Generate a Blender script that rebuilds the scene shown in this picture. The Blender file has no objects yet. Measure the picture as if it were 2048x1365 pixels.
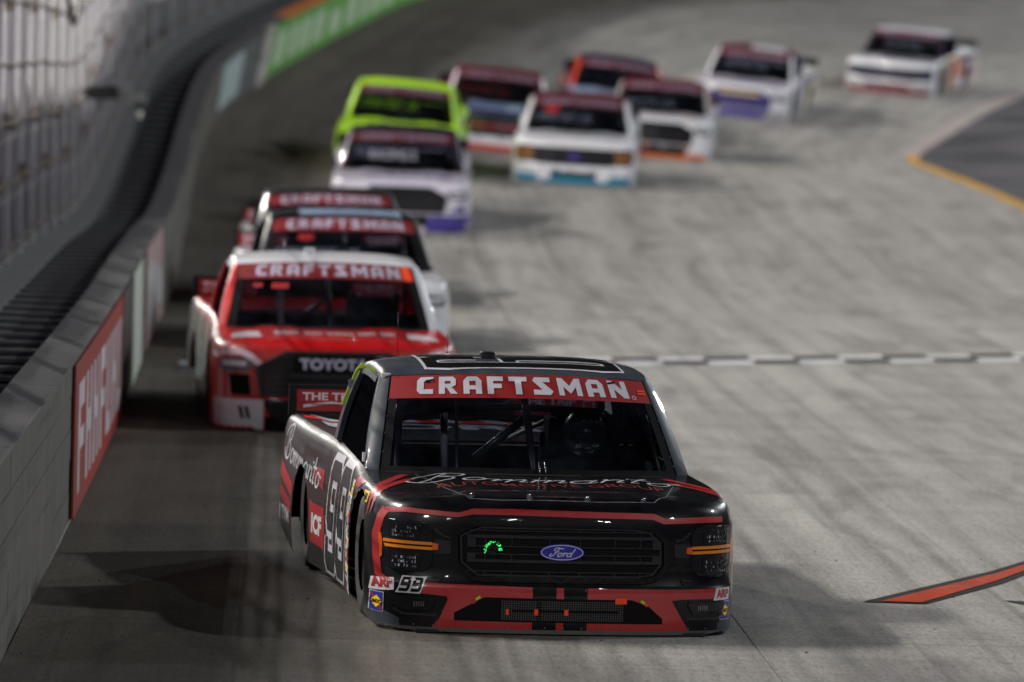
import bpy, bmesh, math, random
from mathutils import Vector, Matrix
from mathutils.bvhtree import BVHTree
from mathutils.geometry import tessellate_polygon

random.seed(7)
SC = bpy.context.scene
COL = SC.collection
R = math.radians

# ------------------------------------------------------------------ camera
cam_d = bpy.data.cameras.new('camera')
cam = bpy.data.objects.new('camera', cam_d)
COL.objects.link(cam)
cam.location = (0, 0, 3.03)
cam.rotation_euler = (R(90 - 2.576), 0, 0)
cam_d.sensor_width = 36
cam_d.lens = 208.1
cam_d.clip_start = 0.5
cam_d.clip_end = 2000
cam_d.dof.use_dof = True
cam_d.dof.focus_distance = 33.0
cam_d.dof.aperture_fstop = 2.25
cam_d.dof.aperture_blades = 9
SC.camera = cam

# ------------------------------------------------------------------ night sky
world = bpy.data.worlds.new('World')
SC.world = world
world.use_nodes = True
wn = world.node_tree
bg = wn.nodes['Background']
sky = wn.nodes.new('ShaderNodeTexSky')
sky.sky_type = 'NISHITA'
sky.sun_disc = False
sky.sun_elevation = R(4)
sky.sun_rotation = R(200)
wn.links.new(sky.outputs['Color'], bg.inputs['Color'])
bg.inputs['Strength'].default_value = 0.0015

# ------------------------------------------------------------------ floodlight masts of the speedway
def flood(x, y, z, power, col, radius=0.35):
    l = bpy.data.lights.new('floodlight', 'POINT')
    l.energy = power
    l.color = col
    l.shadow_soft_size = radius
    o = bpy.data.objects.new('floodlight', l)
    o.location = (x, y, z)
    COL.objects.link(o)
COOL = (0.93, 0.97, 1.0)
WARM = (1.0, 0.95, 0.88)
for yc, n_, pw in ((-22, 14, 42000), (49, 14, 126000), (120, 8, 105000), (191, 5, 105000)):     # outer banks, above the grandstand roof
    for k in range(n_):
        flood(-34 + .3 * (k % 2), yc + 1.1 * (k - (n_ - 1) / 2), 27 + .9 * (k % 2), pw / n_, WARM, .10)
for yc, n_, pw in ((-12, 5, 26000), (58, 6, 60000), (128, 4, 50000), (190, 4, 48000)):       # inner banks on the infield masts
    for k in range(n_):
        flood(46, yc + .7 * (k - (n_ - 1) / 2), 31 + .9 * (k % 2), pw / n_, COOL, .10)
for x in (-16, 10, 30):                   # masts over the turn behind the photographer
    for k in range(6):
        flood(x + .8 * (k % 3), -38, 24 + .9 * (k // 3), 1000, COOL, .10)

vs = SC.view_settings
vs.view_transform = 'Standard'
vs.look = 'None'
vs.exposure = -0.12
vs.gamma = 1
vs.use_curve_mapping = False
SC.cycles.max_bounces = 8
SC.cycles.transparent_max_bounces = 16
SC.cycles.sample_clamp_indirect = 6
SC.cycles.caustics_reflective = False
SC.cycles.caustics_refractive = False

# ------------------------------------------------------------------ helpers
def srgb(r, g, b):
    def f(c):
        c /= 255.0
        return c / 12.92 if c <= 0.04045 else ((c + 0.055) / 1.055) ** 2.4
    return (f(r), f(g), f(b), 1)

MATS = {}
def mat_new(name):
    m = bpy.data.materials.new(name)
    m.use_nodes = True
    return m, m.node_tree.nodes, m.node_tree.links, m.node_tree.nodes['Principled BSDF']

def paint(name, col, rough=0.32, coat=0.7, metal=0.0, grime=0.16, coat_rough=0.025):
    """glossy wrap or paint with a little road dust broken up by noise"""
    if name in MATS: return MATS[name]
    m, n, l, b = mat_new(name)
    tc = n.new('ShaderNodeTexCoord')
    nz = n.new('ShaderNodeTexNoise'); nz.inputs['Scale'].default_value = 7; nz.inputs['Detail'].default_value = 6
    l.new(tc.outputs['Object'], nz.inputs['Vector'])
    rp = n.new('ShaderNodeMapRange'); rp.inputs[1].default_value = 0.45; rp.inputs[2].default_value = 0.8
    rp.inputs[3].default_value = 0; rp.inputs[4].default_value = grime
    l.new(nz.outputs['Fac'], rp.inputs[0])
    mx = n.new('ShaderNodeMix'); mx.data_type = 'RGBA'
    mx.inputs['A'].default_value = col
    mx.inputs['B'].default_value = (0.13, 0.115, 0.10, 1)
    l.new(rp.outputs[0], mx.inputs['Factor'])
    l.new(mx.outputs['Result'], b.inputs['Base Color'])
    r2 = n.new('ShaderNodeMapRange'); r2.inputs[3].default_value = rough; r2.inputs[4].default_value = min(1, rough + 0.22)
    l.new(nz.outputs['Fac'], r2.inputs[0]); l.new(r2.outputs[0], b.inputs['Roughness'])
    b.inputs['Metallic'].default_value = metal
    b.inputs['Coat Weight'].default_value = coat
    b.inputs['Coat Roughness'].default_value = coat_rough
    b.inputs['Coat IOR'].default_value = 1.85
    n2 = n.new('ShaderNodeTexNoise'); n2.inputs['Scale'].default_value = 38; n2.inputs['Detail'].default_value = 3      # orange peel and film waves
    l.new(tc.outputs['Object'], n2.inputs['Vector'])
    bp = n.new('ShaderNodeBump'); bp.inputs['Strength'].default_value = .5; bp.inputs['Distance'].default_value = .0011
    l.new(n2.outputs['Fac'], bp.inputs['Height']); l.new(bp.outputs[0], b.inputs['Coat Normal'])
    MATS[name] = m
    return m

def plain(name, col, rough=0.6, metal=0.0, emit=None, strength=0, spec=.35):
    if name in MATS: return MATS[name]
    m, n, l, b = mat_new(name)
    tc = n.new('ShaderNodeTexCoord')
    nz = n.new('ShaderNodeTexNoise'); nz.inputs['Scale'].default_value = 12; nz.inputs['Detail'].default_value = 5
    l.new(tc.outputs['Object'], nz.inputs['Vector'])
    mx = n.new('ShaderNodeMix'); mx.data_type = 'RGBA'
    mx.inputs['A'].default_value = tuple(c * 0.82 for c in col[:3]) + (1,)
    mx.inputs['B'].default_value = tuple(min(1, c * 1.15) for c in col[:3]) + (1,)
    l.new(nz.outputs['Fac'], mx.inputs['Factor'])
    l.new(mx.outputs['Result'], b.inputs['Base Color'])
    b.inputs['Roughness'].default_value = rough
    b.inputs['Metallic'].default_value = metal
    b.inputs['Specular IOR Level'].default_value = spec
    if emit:
        b.inputs['Emission Color'].default_value = emit
        b.inputs['Emission Strength'].default_value = strength
    MATS[name] = m
    return m

def worn(name, col, under=(.20, .195, .19, 1), lo=.42, hi=.62, rough=.65):
    """road paint scrubbed off by tyres so that the concrete shows through"""
    if name in MATS: return MATS[name]
    m, n, l, b = mat_new(name)
    tc = n.new('ShaderNodeTexCoord')
    f = []
    for sc, dt, st in ((1.6, 6, (1, .35, 1)), (14, 5, (1, 1, 1))):
        mp = n.new('ShaderNodeMapping'); mp.inputs['Scale'].default_value = st; l.new(tc.outputs['Object'], mp.inputs[0])
        nz = n.new('ShaderNodeTexNoise'); nz.inputs['Scale'].default_value = sc; nz.inputs['Detail'].default_value = dt; nz.inputs['Roughness'].default_value = .7
        l.new(mp.outputs[0], nz.inputs['Vector']); f.append(nz.outputs['Fac'])
    ad = n.new('ShaderNodeMath'); ad.operation = 'ADD'; l.new(f[0], ad.inputs[0]); l.new(f[1], ad.inputs[1])
    rp = n.new('ShaderNodeMapRange'); rp.inputs[1].default_value = 2 * lo; rp.inputs[2].default_value = 2 * hi
    l.new(ad.outputs[0], rp.inputs[0])
    mx = n.new('ShaderNodeMix'); mx.data_type = 'RGBA'; mx.inputs['A'].default_value = col; mx.inputs['B'].default_value = under
    l.new(rp.outputs[0], mx.inputs['Factor']); l.new(mx.outputs['Result'], b.inputs['Base Color'])
    b.inputs['Roughness'].default_value = rough
    b.inputs['Specular IOR Level'].default_value = .08
    MATS[name] = m
    return m

def glass(name, tint, refl=0.9, film=.012):
    if name in MATS: return MATS[name]
    m = bpy.data.materials.new(name); m.use_nodes = True
    n, l = m.node_tree.nodes, m.node_tree.links
    n.clear()
    out = n.new('ShaderNodeOutputMaterial')
    tr = n.new('ShaderNodeBsdfTransparent'); tr.inputs['Color'].default_value = tint
    gl = n.new('ShaderNodeBsdfGlossy'); gl.inputs['Roughness'].default_value = 0.04; gl.inputs['Color'].default_value = (refl, refl, refl, 1)
    fr = n.new('ShaderNodeFresnel'); fr.inputs['IOR'].default_value = 1.45
    mx = n.new('ShaderNodeMixShader')
    l.new(fr.outputs[0], mx.inputs[0]); l.new(tr.outputs[0], mx.inputs[1]); l.new(gl.outputs[0], mx.inputs[2])
    # thin uneven bluish smear film, coloured to imitate reflections on the glass
    tc = n.new('ShaderNodeTexCoord'); nz = n.new('ShaderNodeTexNoise'); nz.inputs['Scale'].default_value = 3.5; nz.inputs['Detail'].default_value = 7; nz.inputs['Distortion'].default_value = .8
    l.new(tc.outputs['Object'], nz.inputs['Vector'])
    rp = n.new('ShaderNodeMapRange'); rp.inputs[1].default_value = .35; rp.inputs[2].default_value = .75; rp.inputs[3].default_value = .001; rp.inputs[4].default_value = film
    l.new(nz.outputs['Fac'], rp.inputs[0])
    df = n.new('ShaderNodeBsdfDiffuse'); df.inputs['Color'].default_value = (.42, .48, .70, 1)
    m2 = n.new('ShaderNodeMixShader'); l.new(rp.outputs[0], m2.inputs[0]); l.new(mx.outputs[0], m2.inputs[1]); l.new(df.outputs[0], m2.inputs[2])
    l.new(m2.outputs[0], out.inputs['Surface'])
    MATS[name] = m
    return m

def link(o, parent=None):
    COL.objects.link(o)
    if parent is not None: o.parent = parent
    return o

def new_mesh(name, verts, faces, smooth=False, uvs=None):
    me = bpy.data.meshes.new(name)
    me.from_pydata([tuple(v) for v in verts], [], faces)
    if smooth:
        me.polygons.foreach_set('use_smooth', [True] * len(me.polygons))
    if uvs is not None:
        ul = me.uv_layers.new(name='UVMap')
        for lp in me.loops:
            ul.data[lp.index].uv = uvs[lp.vertex_index]
    me.update()
    return me

def obj(name, me, mat=None, parent=None):
    """one mesh object; the material sits on the object so that alike pieces can share mesh data"""
    if len(me.materials) == 0: me.materials.append(None)
    o = bpy.data.objects.new(name, me)
    link(o, parent)
    if mat is not None:
        o.material_slots[0].link = 'OBJECT'
        o.material_slots[0].material = mat
    return o

def mobj(name, verts, faces, mat, parent=None, smooth=False, uvs=None):
    return obj(name, new_mesh(name, verts, faces, smooth, uvs), mat, parent)

def tag(o, label, cat, group=None):
    o['label'] = label; o['category'] = cat
    if group: o['group'] = group
    return o

def empty(name, mtx, parent=None):
    o = bpy.data.objects.new(name, None)
    o.empty_display_size = 0.3
    link(o, parent)
    o.matrix_world = mtx
    return o

def grid_faces(nu, nv, off=0, flip=False):
    f = []
    for i in range(nu - 1):
        for j in range(nv - 1):
            a = off + i * nv + j
            q = (a, a + 1, a + nv + 1, a + nv)
            f.append(q[::-1] if flip else q)
    return f

def box_vf(c, s, off=0):
    x, y, z = c; a, b, d = s[0] / 2, s[1] / 2, s[2] / 2
    v = [(x - a, y - b, z - d), (x + a, y - b, z - d), (x + a, y + b, z - d), (x - a, y + b, z - d),
         (x - a, y - b, z + d), (x + a, y - b, z + d), (x + a, y + b, z + d), (x - a, y + b, z + d)]
    f = [(0, 3, 2, 1), (4, 5, 6, 7), (0, 1, 5, 4), (1, 2, 6, 5), (2, 3, 7, 6), (3, 0, 4, 7)]
    return v, [tuple(i + off for i in q) for q in f]

def boxes(name, lst, mat, parent=None, bevel=0):
    V, F = [], []
    for c, s in lst:
        v, f = box_vf(c, s, len(V)); V += v; F += f
    me = new_mesh(name, V, F)
    if bevel:
        bm = bmesh.new(); bm.from_mesh(me)
        bmesh.ops.bevel(bm, geom=bm.edges[:], offset=bevel, segments=2, affect='EDGES', profile=0.6)
        bm.to_mesh(me); bm.free()
    return obj(name, me, mat, parent)

def tube_vf(pts, r, n=8, off=0, cap=True):
    """tube along a polyline; r is a number or one per point"""
    pts = [Vector(p) for p in pts]
    V, F = [], []
    N = len(pts)
    rr = r if isinstance(r, (list, tuple)) else [r] * N
    prev = None
    for i, p in enumerate(pts):
        t = (pts[min(i + 1, N - 1)] - pts[max(i - 1, 0)]).normalized()
        if prev is None:
            a = Vector((0, 0, 1)) if abs(t.z) < 0.9 else Vector((1, 0, 0))
            u = t.cross(a).normalized()
        else:
            u = (prev - t * prev.dot(t)).normalized()
        prev = u
        w = t.cross(u)
        for k in range(n):
            an = 2 * math.pi * k / n
            V.append(p + (u * math.cos(an) + w * math.sin(an)) * rr[i])
    for i in range(N - 1):
        for k in range(n):
            a = off + i * n + k; b = off + i * n + (k + 1) % n
            F.append((a, b, b + n, a + n))
    if cap:
        F.append(tuple(off + k for k in range(n))[::-1]); F.append(tuple(off + (N - 1) * n + k for k in range(n)))
    return V, F

def tube(name, pts, r, mat, parent=None, n=8):
    v, f = tube_vf(pts, r, n)
    return mobj(name, v, f, mat, parent, True)

def interp(tab, x):
    """piecewise linear table lookup"""
    if x <= tab[0][0]: return tab[0][1]
    for (a, va), (b, vb) in zip(tab, tab[1:]):
        if x <= b: return va + (vb - va) * (x - a) / (b - a)
    return tab[-1][1]

def sstep(a, b, x):
    t = max(0, min(1, (x - a) / (b - a)))
    return t * t * (3 - 2 * t)

def catmull(P, q):
    i = max(0, min(len(P) - 2, int(math.floor(q))))
    t = q - i
    p1, p2 = P[i], P[i + 1]
    p0 = P[i - 1] if i > 0 else p1 * 2 - p2
    p3 = P[i + 2] if i + 2 < len(P) else p2 * 2 - p1
    return 0.5 * ((2 * p1) + (p2 - p0) * t + (2 * p0 - 5 * p1 + 4 * p2 - p3) * t * t + (3 * p1 - p0 - 3 * p2 + p3) * t ** 3)
# ------------------------------------------------------------------ the banked track
WALL = [Vector(p) for p in [
    (0.0, -40, .06), (-1.1, -10, .06), (-1.84, 10, .06), (-2.55, 29, .06), (-3.2, 47, .15), (-3.85, 63, .26), (-4.3, 75, .33),
    (-4.68, 85.5, .95), (-5.03, 96, 1.8), (-5.1, 103, 2.3), (-4.74, 111, 2.88), (-4.1, 121, 3.5), (-3.3, 131.5, 4.15),
    (-2.3, 141.5, 4.8), (-.4, 154, 5.4), (2.4, 167, 5.9), (7, 180, 6.2), (14, 192, 6.4), (24, 201, 6.5), (38, 206, 6.5),
    (60, 207, 6.5), (90, 207, 6.5)]]
INNER = [Vector(p) for p in [
    (12.2, -40, -.32), (11.4, -10, -.32), (10.7, 10, -.31), (10.0, 29.5, -.30), (9.4, 47.5, -.18), (8.9, 64, 0), (8.5, 76, .2),
    (8.25, 87, .78), (7.95, 98, 1.13), (7.75, 107, 1.31), (7.85, 114.5, 1.42), (8.9, 121, 1.75), (10.6, 129.5, 2.3),
    (12.4, 137.5, 2.65), (14.8, 147, 2.9), (17.8, 156, 3.1), (21.5, 164, 3.2), (27, 171, 3.25), (34, 175.5, 3.25), (44, 178, 3.25),
    (62, 179, 3.25), (90, 179, 3.25)]]
SAG = [(0, 0), (6, 0), (7, .15), (8, .22), (9, .28), (10, .32), (11, .32), (12, .22), (13, .2), (21, .2)]
NQ = len(WALL) - 1

def surf(q, t):
    w, i = catmull(WALL, q), catmull(INNER, q)
    p = w.lerp(i, t)
    p.z -= interp(SAG, q) * 4 * t * (1 - t)
    return p

# arc length along the wall so that pieces can be laid out in metres
QS = [k * NQ / 900 for k in range(901)]
ARC = [0.0]
for k in range(900):
    ARC.append(ARC[-1] + (catmull(WALL, QS[k + 1]) - catmull(WALL, QS[k])).length)
S_TAB = list(zip(ARC, QS))
Q_TAB = list(zip(QS, ARC))
def q_at(s): return interp(S_TAB, s)
def s_of_y(y):                               # arc length where the wall line passes depth y
    return interp([(catmull(WALL, q).y, a) for q, a in zip(QS, ARC) if q < 16], y)
def frame(q):
    """origin on the wall line, direction along it, inward direction on the bank, bank normal"""
    o = catmull(WALL, q)
    d = (catmull(WALL, min(NQ, q + .02)) - catmull(WALL, max(0, q - .02))).normalized()
    inn = (surf(q, .08) - o)
    inn = (inn - d * inn.dot(d)).normalized()
    up = inn.cross(d).normalized()
    if up.z < 0: up = -up
    return o, d, inn, up
def at_wall(s, u, h):
    """point s metres along the wall, u metres towards the infield, h metres above the bank"""
    o, d, inn, up = frame(q_at(s))
    return o + inn * u + up * h

TW = 12.4
def track_mat():
    m, n, l, b = mat_new('track_concrete')
    uv = n.new('ShaderNodeUVMap')
    sep = n.new('ShaderNodeSeparateXYZ'); l.new(uv.outputs[0], sep.inputs[0])   # x: metres along, y: metres from the wall
    def noise(sx, sy, scale, detail=5, rough=.55, dist=0):
        mp = n.new('ShaderNodeMapping'); mp.inputs['Scale'].default_value = (sx, sy, 1)
        l.new(uv.outputs[0], mp.inputs[0])
        t = n.new('ShaderNodeTexNoise'); t.inputs['Scale'].default_value = scale; t.inputs['Detail'].default_value = detail
        t.inputs['Roughness'].default_value = rough; t.inputs['Distortion'].default_value = dist
        l.new(mp.outputs[0], t.inputs['Vector'])
        return t.outputs['Fac']
    def rng(src, a, b_, c, d):
        t = n.new('ShaderNodeMapRange'); t.inputs[1].default_value = a; t.inputs[2].default_value = b_
        t.inputs[3].default_value = c; t.inputs[4].default_value = d
        l.new(src, t.inputs[0]); return t.outputs[0]
    def mul(a, c):
        t = n.new('ShaderNodeMath'); t.operation = 'MULTIPLY'
        l.new(a, t.inputs[0])
        if isinstance(c, (int, float)): t.inputs[1].default_value = c
        else: l.new(c, t.inputs[1])
        return t.outputs[0]
    patch = rng(noise(.18, .5, 1.0, 6, .6), .3, .7, .88, 1.08)
    streak = rng(noise(.06, 3.0, 1.0, 6, .65, .5), .36, .66, .72, 1.07)      # tyre rubber drawn out along the lap
    streak2 = rng(noise(.22, 1.3, 1.0, 3, .5, 1.5), .32, .50, .72, 1.0)
    fine = rng(noise(1, 1, 30, 6, .8), .3, .7, .60, 1.36)
    tine = rng(noise(9, .35, 1.0, 3, .6), .3, .7, .88, 1.10)                # transverse brooming of the concrete
    grit = rng(noise(1, 1, 95, 2, .7), .33, .42, .62, 1.0)
    grind = rng(noise(.75, 3.4, 1.0, 2, .4, .4), .38, .60, .93, 1.03)         # strips left by grinding the slabs
    cross = rng(noise(.9, .12, 1.0, 3, .5), .36, .52, .92, 1.02)              # crosswise laying marks
    speck = rng(noise(5, 44, 1.0, 4, .8), .34, .50, .66, 1.03)                 # open pores and grit
    skid = rng(noise(.035, 5.5, 1.0, 3, .55, .25), .60, .70, 1.0, .74)          # single tyre marks
    v = mul(mul(mul(patch, streak), mul(streak2, fine)), mul(mul(tine, grit), mul(mul(grind, cross), mul(speck, skid))))
    # the high lane by the wall is darkened with rubber
    wob = n.new('ShaderNodeMath'); wob.operation = 'ADD'
    l.new(sep.outputs['Y'], wob.inputs[0]); l.new(rng(noise(.09, .3, 1, 4), 0, 1, -1.0, 1.0), wob.inputs[1])
    lane = rng(wob.outputs[0], 1.9, 3.6, 0.0, 1.0)
    mx = n.new('ShaderNodeMix'); mx.data_type = 'RGBA'
    mx.inputs['A'].default_value = (.110, .092, .075, 1); mx.inputs['B'].default_value = (.305, .292, .277, 1)
    l.new(lane, mx.inputs['Factor'])
    hsv = n.new('ShaderNodeHueSaturation'); l.new(mx.outputs['Result'], hsv.inputs['Color']); l.new(v, hsv.inputs['Value'])
    l.new(hsv.outputs[0], b.inputs['Base Color'])
    b.inputs['Roughness'].default_value = .85
    b.inputs['Specular IOR Level'].default_value = .22
    bp = n.new('ShaderNodeBump'); bp.inputs['Strength'].default_value = .35; bp.inputs['Distance'].default_value = .012
    l.new(fine, bp.inputs['Height']); l.new(bp.outputs[0], b.inputs['Normal'])
    return m
M_TRACK = track_mat()
M_BED = plain('joint_filler', (.05, .047, .045, 1), .9)

# sub-base (shows only in the joints), then concrete slabs as pieces with open joints
NU, NT = 260, 14
V, UV = [], []
for i in range(NU):
    q = NQ * i / (NU - 1)
    s = interp(Q_TAB, q)
    for j in range(NT):
        t = j / (NT - 1)
        p = surf(q, t); p.z -= .012
        V.append(p); UV.append((s, t * TW))
track = mobj('track', V, grid_faces(NU, NT, flip=True), M_BED, None, True, UV)
track['kind'] = 'structure'

LANES = [0, .315, .655, 1.0]
SLAB = 7.2
s_end = ARC[-1]
gap_t = .0035 / TW
k = 0
s0 = 0.0
while s0 < s_end - 1:
    s1 = min(s0 + SLAB, s_end)
    for a in range(3):
        ta, tb = LANES[a] + (gap_t if a else 0), LANES[a + 1] - (gap_t if a < 2 else 0)
        nu, nt = 5, 6
        V, UV = [], []
        lift = random.uniform(-.0012, .0012)
        for i in range(nu):
            s = s0 + .0035 + (s1 - s0 - .007) * i / (nu - 1)
            q = q_at(s)
            for j in range(nt):
                t = ta + (tb - ta) * j / (nt - 1)
                p = surf(q, t); p.z += lift
                V.append(p); UV.append((s, t * TW))
        n0 = len(V)
        F = grid_faces(nu, nt, flip=True)
        # slab edges so that the joints are real recesses
        rim = [j for j in range(nt)] + [i * nt + nt - 1 for i in range(1, nu)] + [(nu - 1) * nt + j for j in range(nt - 2, -1, -1)] + [i * nt for i in range(nu - 2, 0, -1)]
        for r_ in rim:
            V.append(V[r_] - Vector((0, 0, .010))); UV.append(UV[r_])
        for x in range(len(rim)):
            y = (x + 1) % len(rim)
            F.append((rim[x], n0 + x, n0 + y, rim[y]))
        me = new_mesh('concrete_slab', V, F, False, UV)
        obj('concrete_slab', me, M_TRACK, track)
    s0 = s1

# track surface for standing things on
_V, _F = [], []
for i in range(400):
    q = NQ * i / 399
    for j in range(20): _V.append(surf(q, j / 19))
_F = grid_faces(400, 20)
TRACK_BVH = BVHTree.FromPolygons(_V, _F)
def ground(x, y):
    loc, nor, _, _ = TRACK_BVH.ray_cast(Vector((x, y, 40)), Vector((0, 0, -1)))
    if loc is None: return Vector((x, y, 0)), Vector((0, 0, 1))
    return loc, (nor if nor.z > 0 else -nor)

# apron, pit road and infield ground inside the track, hill beyond, all below the track edge
m, n, l, b = mat_new('apron_asphalt')
tc = n.new('ShaderNodeTexCoord'); nz = n.new('ShaderNodeTexNoise'); nz.inputs['Scale'].default_value = .6; nz.inputs['Detail'].default_value = 9
l.new(tc.outputs['Object'], nz.inputs['Vector'])
cr = n.new('ShaderNodeValToRGB'); cr.color_ramp.elements[0].position = .35; cr.color_ramp.elements[1].position = .7
cr.color_ramp.elements[0].color = (.024, .023, .028, 1); cr.color_ramp.elements[1].color = (.095, .090, .104, 1)
l.new(nz.outputs['Fac'], cr.inputs[0]); l.new(cr.outputs[0], b.inputs['Base Color']); b.inputs['Roughness'].default_value = .85; b.inputs['Specular IOR Level'].default_value = .15
M_ASPH = m
V = []
for i in range(NU):
    q = NQ * i / (NU - 1)
    inn = catmull(INNER, q); w = catmull(WALL, q)
    d = (inn - w); d.z = 0; d.normalize()
    for dist in (0, 1.2, 3.5, 9, 20, 45):
        p = inn + d * dist
        p.z = inn.z - .006 - .03 * min(dist, 9)
        V.append(p)
VV = V
apron = mobj('apron', V, grid_faces(NU, 6, flip=True), M_ASPH, None, True); apron['kind'] = 'structure'
g = mobj('ground', [(-1500, -1500, -3.5), (1500, -1500, -3.5), (1500, 1500, -3.5), (-1500, 1500, -3.5)], [(0, 1, 2, 3)],
         plain('infield_ground', (.06, .058, .052, 1), .95)); g['kind'] = 'structure'

# painted marks lie 4 mm above the slabs
M_WHITE_LINE = worn('worn_white_paint', (.50, .50, .53, 1), (.24, .23, .23, 1), .44, .70)
M_BLACK_LINE = worn('worn_black_paint', (.03, .03, .034, 1), (.12, .115, .11, 1), .50, .74)
M_YELLOW = worn('yellow_paint', srgb(190, 142, 30), (.2, .19, .17, 1), .46, .68)
M_ORANGE = worn('orange_paint', srgb(156, 52, 22), (.17, .15, .13, 1), .50, .72)
M_PINKISH = worn('faded_white_paint', (.36, .31, .30, 1), (.2, .19, .18, 1), .42, .66)
def strip_on_track(name, pts, h, mat, parent=None):
    V = []
    for x, y in pts:
        p, nrm = ground(x, y); V.append(p + nrm * h)
    return mobj(name, V, [tuple(range(len(V)))], mat, parent)
# start line: chequered squares in three rows across the track
sl = s_of_y(56.5)
SKEW = 6.0                                  # the line is not quite square to the wall here
line = bpy.data.objects.new('start_line', None); link(line); line['kind'] = 'structure'
V = []
NW = 30
for i in range(2):
    for j in range(NW):
        tt = .03 + .95 * j / (NW - 1); q = q_at(sl + SKEW * tt + (0 if i == 0 else 1.35)); p = surf(q, tt); V.append(p + Vector((0, 0, .005)))
mobj('white_band', V, grid_faces(2, NW, flip=True), M_WHITE_LINE, line)
n_sq = 25
for r_ in range(2):
    for c in range(n_sq):
        if (r_ + c) % 2: continue
        V = []
        for ds, dt in ((0, 0), (0, 1), (1, 1), (1, 0)):
            t = .03 + .95 * (c + dt) / n_sq; s = sl + SKEW * t + .05 + .62 * (r_ + ds)
            V.append(surf(q_at(s), t) + Vector((0, 0, .010)))
        mobj('checker_square', V, [(0, 1, 2, 3)], M_BLACK_LINE, line)

# orange blend-line arrow and the tip of the next mark at the right
def mark(name, px, mat, h, label=None):
    o = strip_on_track(name, px, h, mat); o['kind'] = 'structure'; return o
mark('orange_line_border', [(2.05, 34.55), (3.00, 36.90), (3.72, 39.00), (3.66, 38.27), (2.98, 36.00), (2.42, 34.53)], plain('line_border', (.02, .02, .021, 1), .8, spec=.05), .005)
mark('orange_line', [(2.16, 34.58), (3.01, 36.70), (3.72, 38.80), (3.67, 38.45), (2.97, 36.17), (2.40, 34.57)], M_ORANGE, .009)
mark('black_mark', [(2.90, 34.90), (3.6, 34.75), (3.6, 34.15), (3.1, 34.45)], M_BLACK_LINE, .005)

# yellow line along the inner edge up to the pit exit, faded white line after it
def edge_line(name, q0, q1, t0, t1, mat, n=40):
    V = []
    for i in range(n):
        q = q0 + (q1 - q0) * i / (n - 1)
        for t in (t0, t1):
            V.append(surf(q, t) + Vector((0, 0, .007)))
    o = mobj(name, V, grid_faces(n, 2, flip=True), mat); o['kind'] = 'structure'
edge_line('yellow_edge_line', 0, 10.1, .982, 1.0, M_YELLOW)
edge_line('white_edge_line', 10.1, 19, .968, 1.0, M_PINKISH)

# ------------------------------------------------------------------ outer retaining barrier
def concrete(name, col, rough=.8, scale=3.0, amount=.35, streaks=True):
    m, n, l, b = mat_new(name)
    tc = n.new('ShaderNodeTexCoord')
    nz = n.new('ShaderNodeTexNoise'); nz.inputs['Scale'].default_value = scale; nz.inputs['Detail'].default_value = 8
    l.new(tc.outputs['Object'], nz.inputs['Vector'])
    mp = n.new('ShaderNodeMapping'); mp.inputs['Scale'].default_value = (5, 5, .35)
    l.new(tc.outputs['Object'], mp.inputs[0])
    n2 = n.new('ShaderNodeTexNoise'); n2.inputs['Scale'].default_value = 2; n2.inputs['Detail'].default_value = 4
    l.new(mp.outputs[0], n2.inputs['Vector'])
    ad = n.new('ShaderNodeMath'); ad.operation = 'ADD'; l.new(nz.outputs['Fac'], ad.inputs[0]); l.new(n2.outputs['Fac'], ad.inputs[1])
    rp = n.new('ShaderNodeMapRange'); rp.inputs[1].default_value = .7; rp.inputs[2].default_value = 1.3
    rp.inputs[3].default_value = 1 - amount; rp.inputs[4].default_value = 1 + amount * .6
    l.new(ad.outputs[0], rp.inputs[0])
    hs = n.new('ShaderNodeHueSaturation'); hs.inputs['Color'].default_value = col
    l.new(rp.outputs[0], hs.inputs['Value']); l.new(hs.outputs[0], b.inputs['Base Color'])
    b.inputs['Roughness'].default_value = rough
    if not streaks: l.new(hs.outputs[0], b.inputs['Base Color']); return m
    mp2 = n.new('ShaderNodeMapping'); mp2.inputs['Scale'].default_value = (2, .22, 7)
    l.new(tc.outputs['Object'], mp2.inputs[0])
    n4 = n.new('ShaderNodeTexNoise'); n4.inputs['Scale'].default_value = 1.3; n4.inputs['Detail'].default_value = 7; n4.inputs['Roughness'].default_value = .65
    l.new(mp2.outputs[0], n4.inputs['Vector'])
    r4 = n.new('ShaderNodeMapRange'); r4.inputs[1].default_value = .56; r4.inputs[2].default_value = .70; r4.inputs[3].default_value = 0; r4.inputs[4].default_value = .75
    l.new(n4.outputs['Fac'], r4.inputs[0])
    m4 = n.new('ShaderNodeMix'); m4.data_type = 'RGBA'; m4.inputs['B'].default_value = (.022, .021, .02, 1)
    l.new(r4.outputs[0], m4.inputs['Factor']); l.new(hs.outputs[0], m4.inputs['A']); l.new(m4.outputs['Result'], b.inputs['Base Color'])
    n3 = n.new('ShaderNodeTexNoise'); n3.inputs['Scale'].default_value = 40; n3.inputs['Detail'].default_value = 5
    l.new(tc.outputs['Object'], n3.inputs['Vector'])
    bp = n.new('ShaderNodeBump'); bp.inputs['Strength'].default_value = .25; bp.inputs['Distance'].default_value = .008
    l.new(n3.outputs['Fac'], bp.inputs['Height']); l.new(bp.outputs[0], b.inputs['Normal'])
    return m
M_TUBE = concrete('wall_paint_grey', (.080, .075, .062, 1))
M_TUBE2 = concrete('wall_paint_grey_green', (.085, .098, .10, 1))
M_CAP = concrete('cap_steel', (.062, .058, .064, 1), .7, 3, .15, False)
M_OUT = concrete('outer_concrete', (.12, .12, .12, 1), .8, 3, .2, False)
M_FOAM = plain('dark_foam', (.005, .005, .007, 1), .95, spec=.05)
M_RUNG = plain('dark_steel', (.060, .060, .068, 1), .55, spec=.2)

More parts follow.
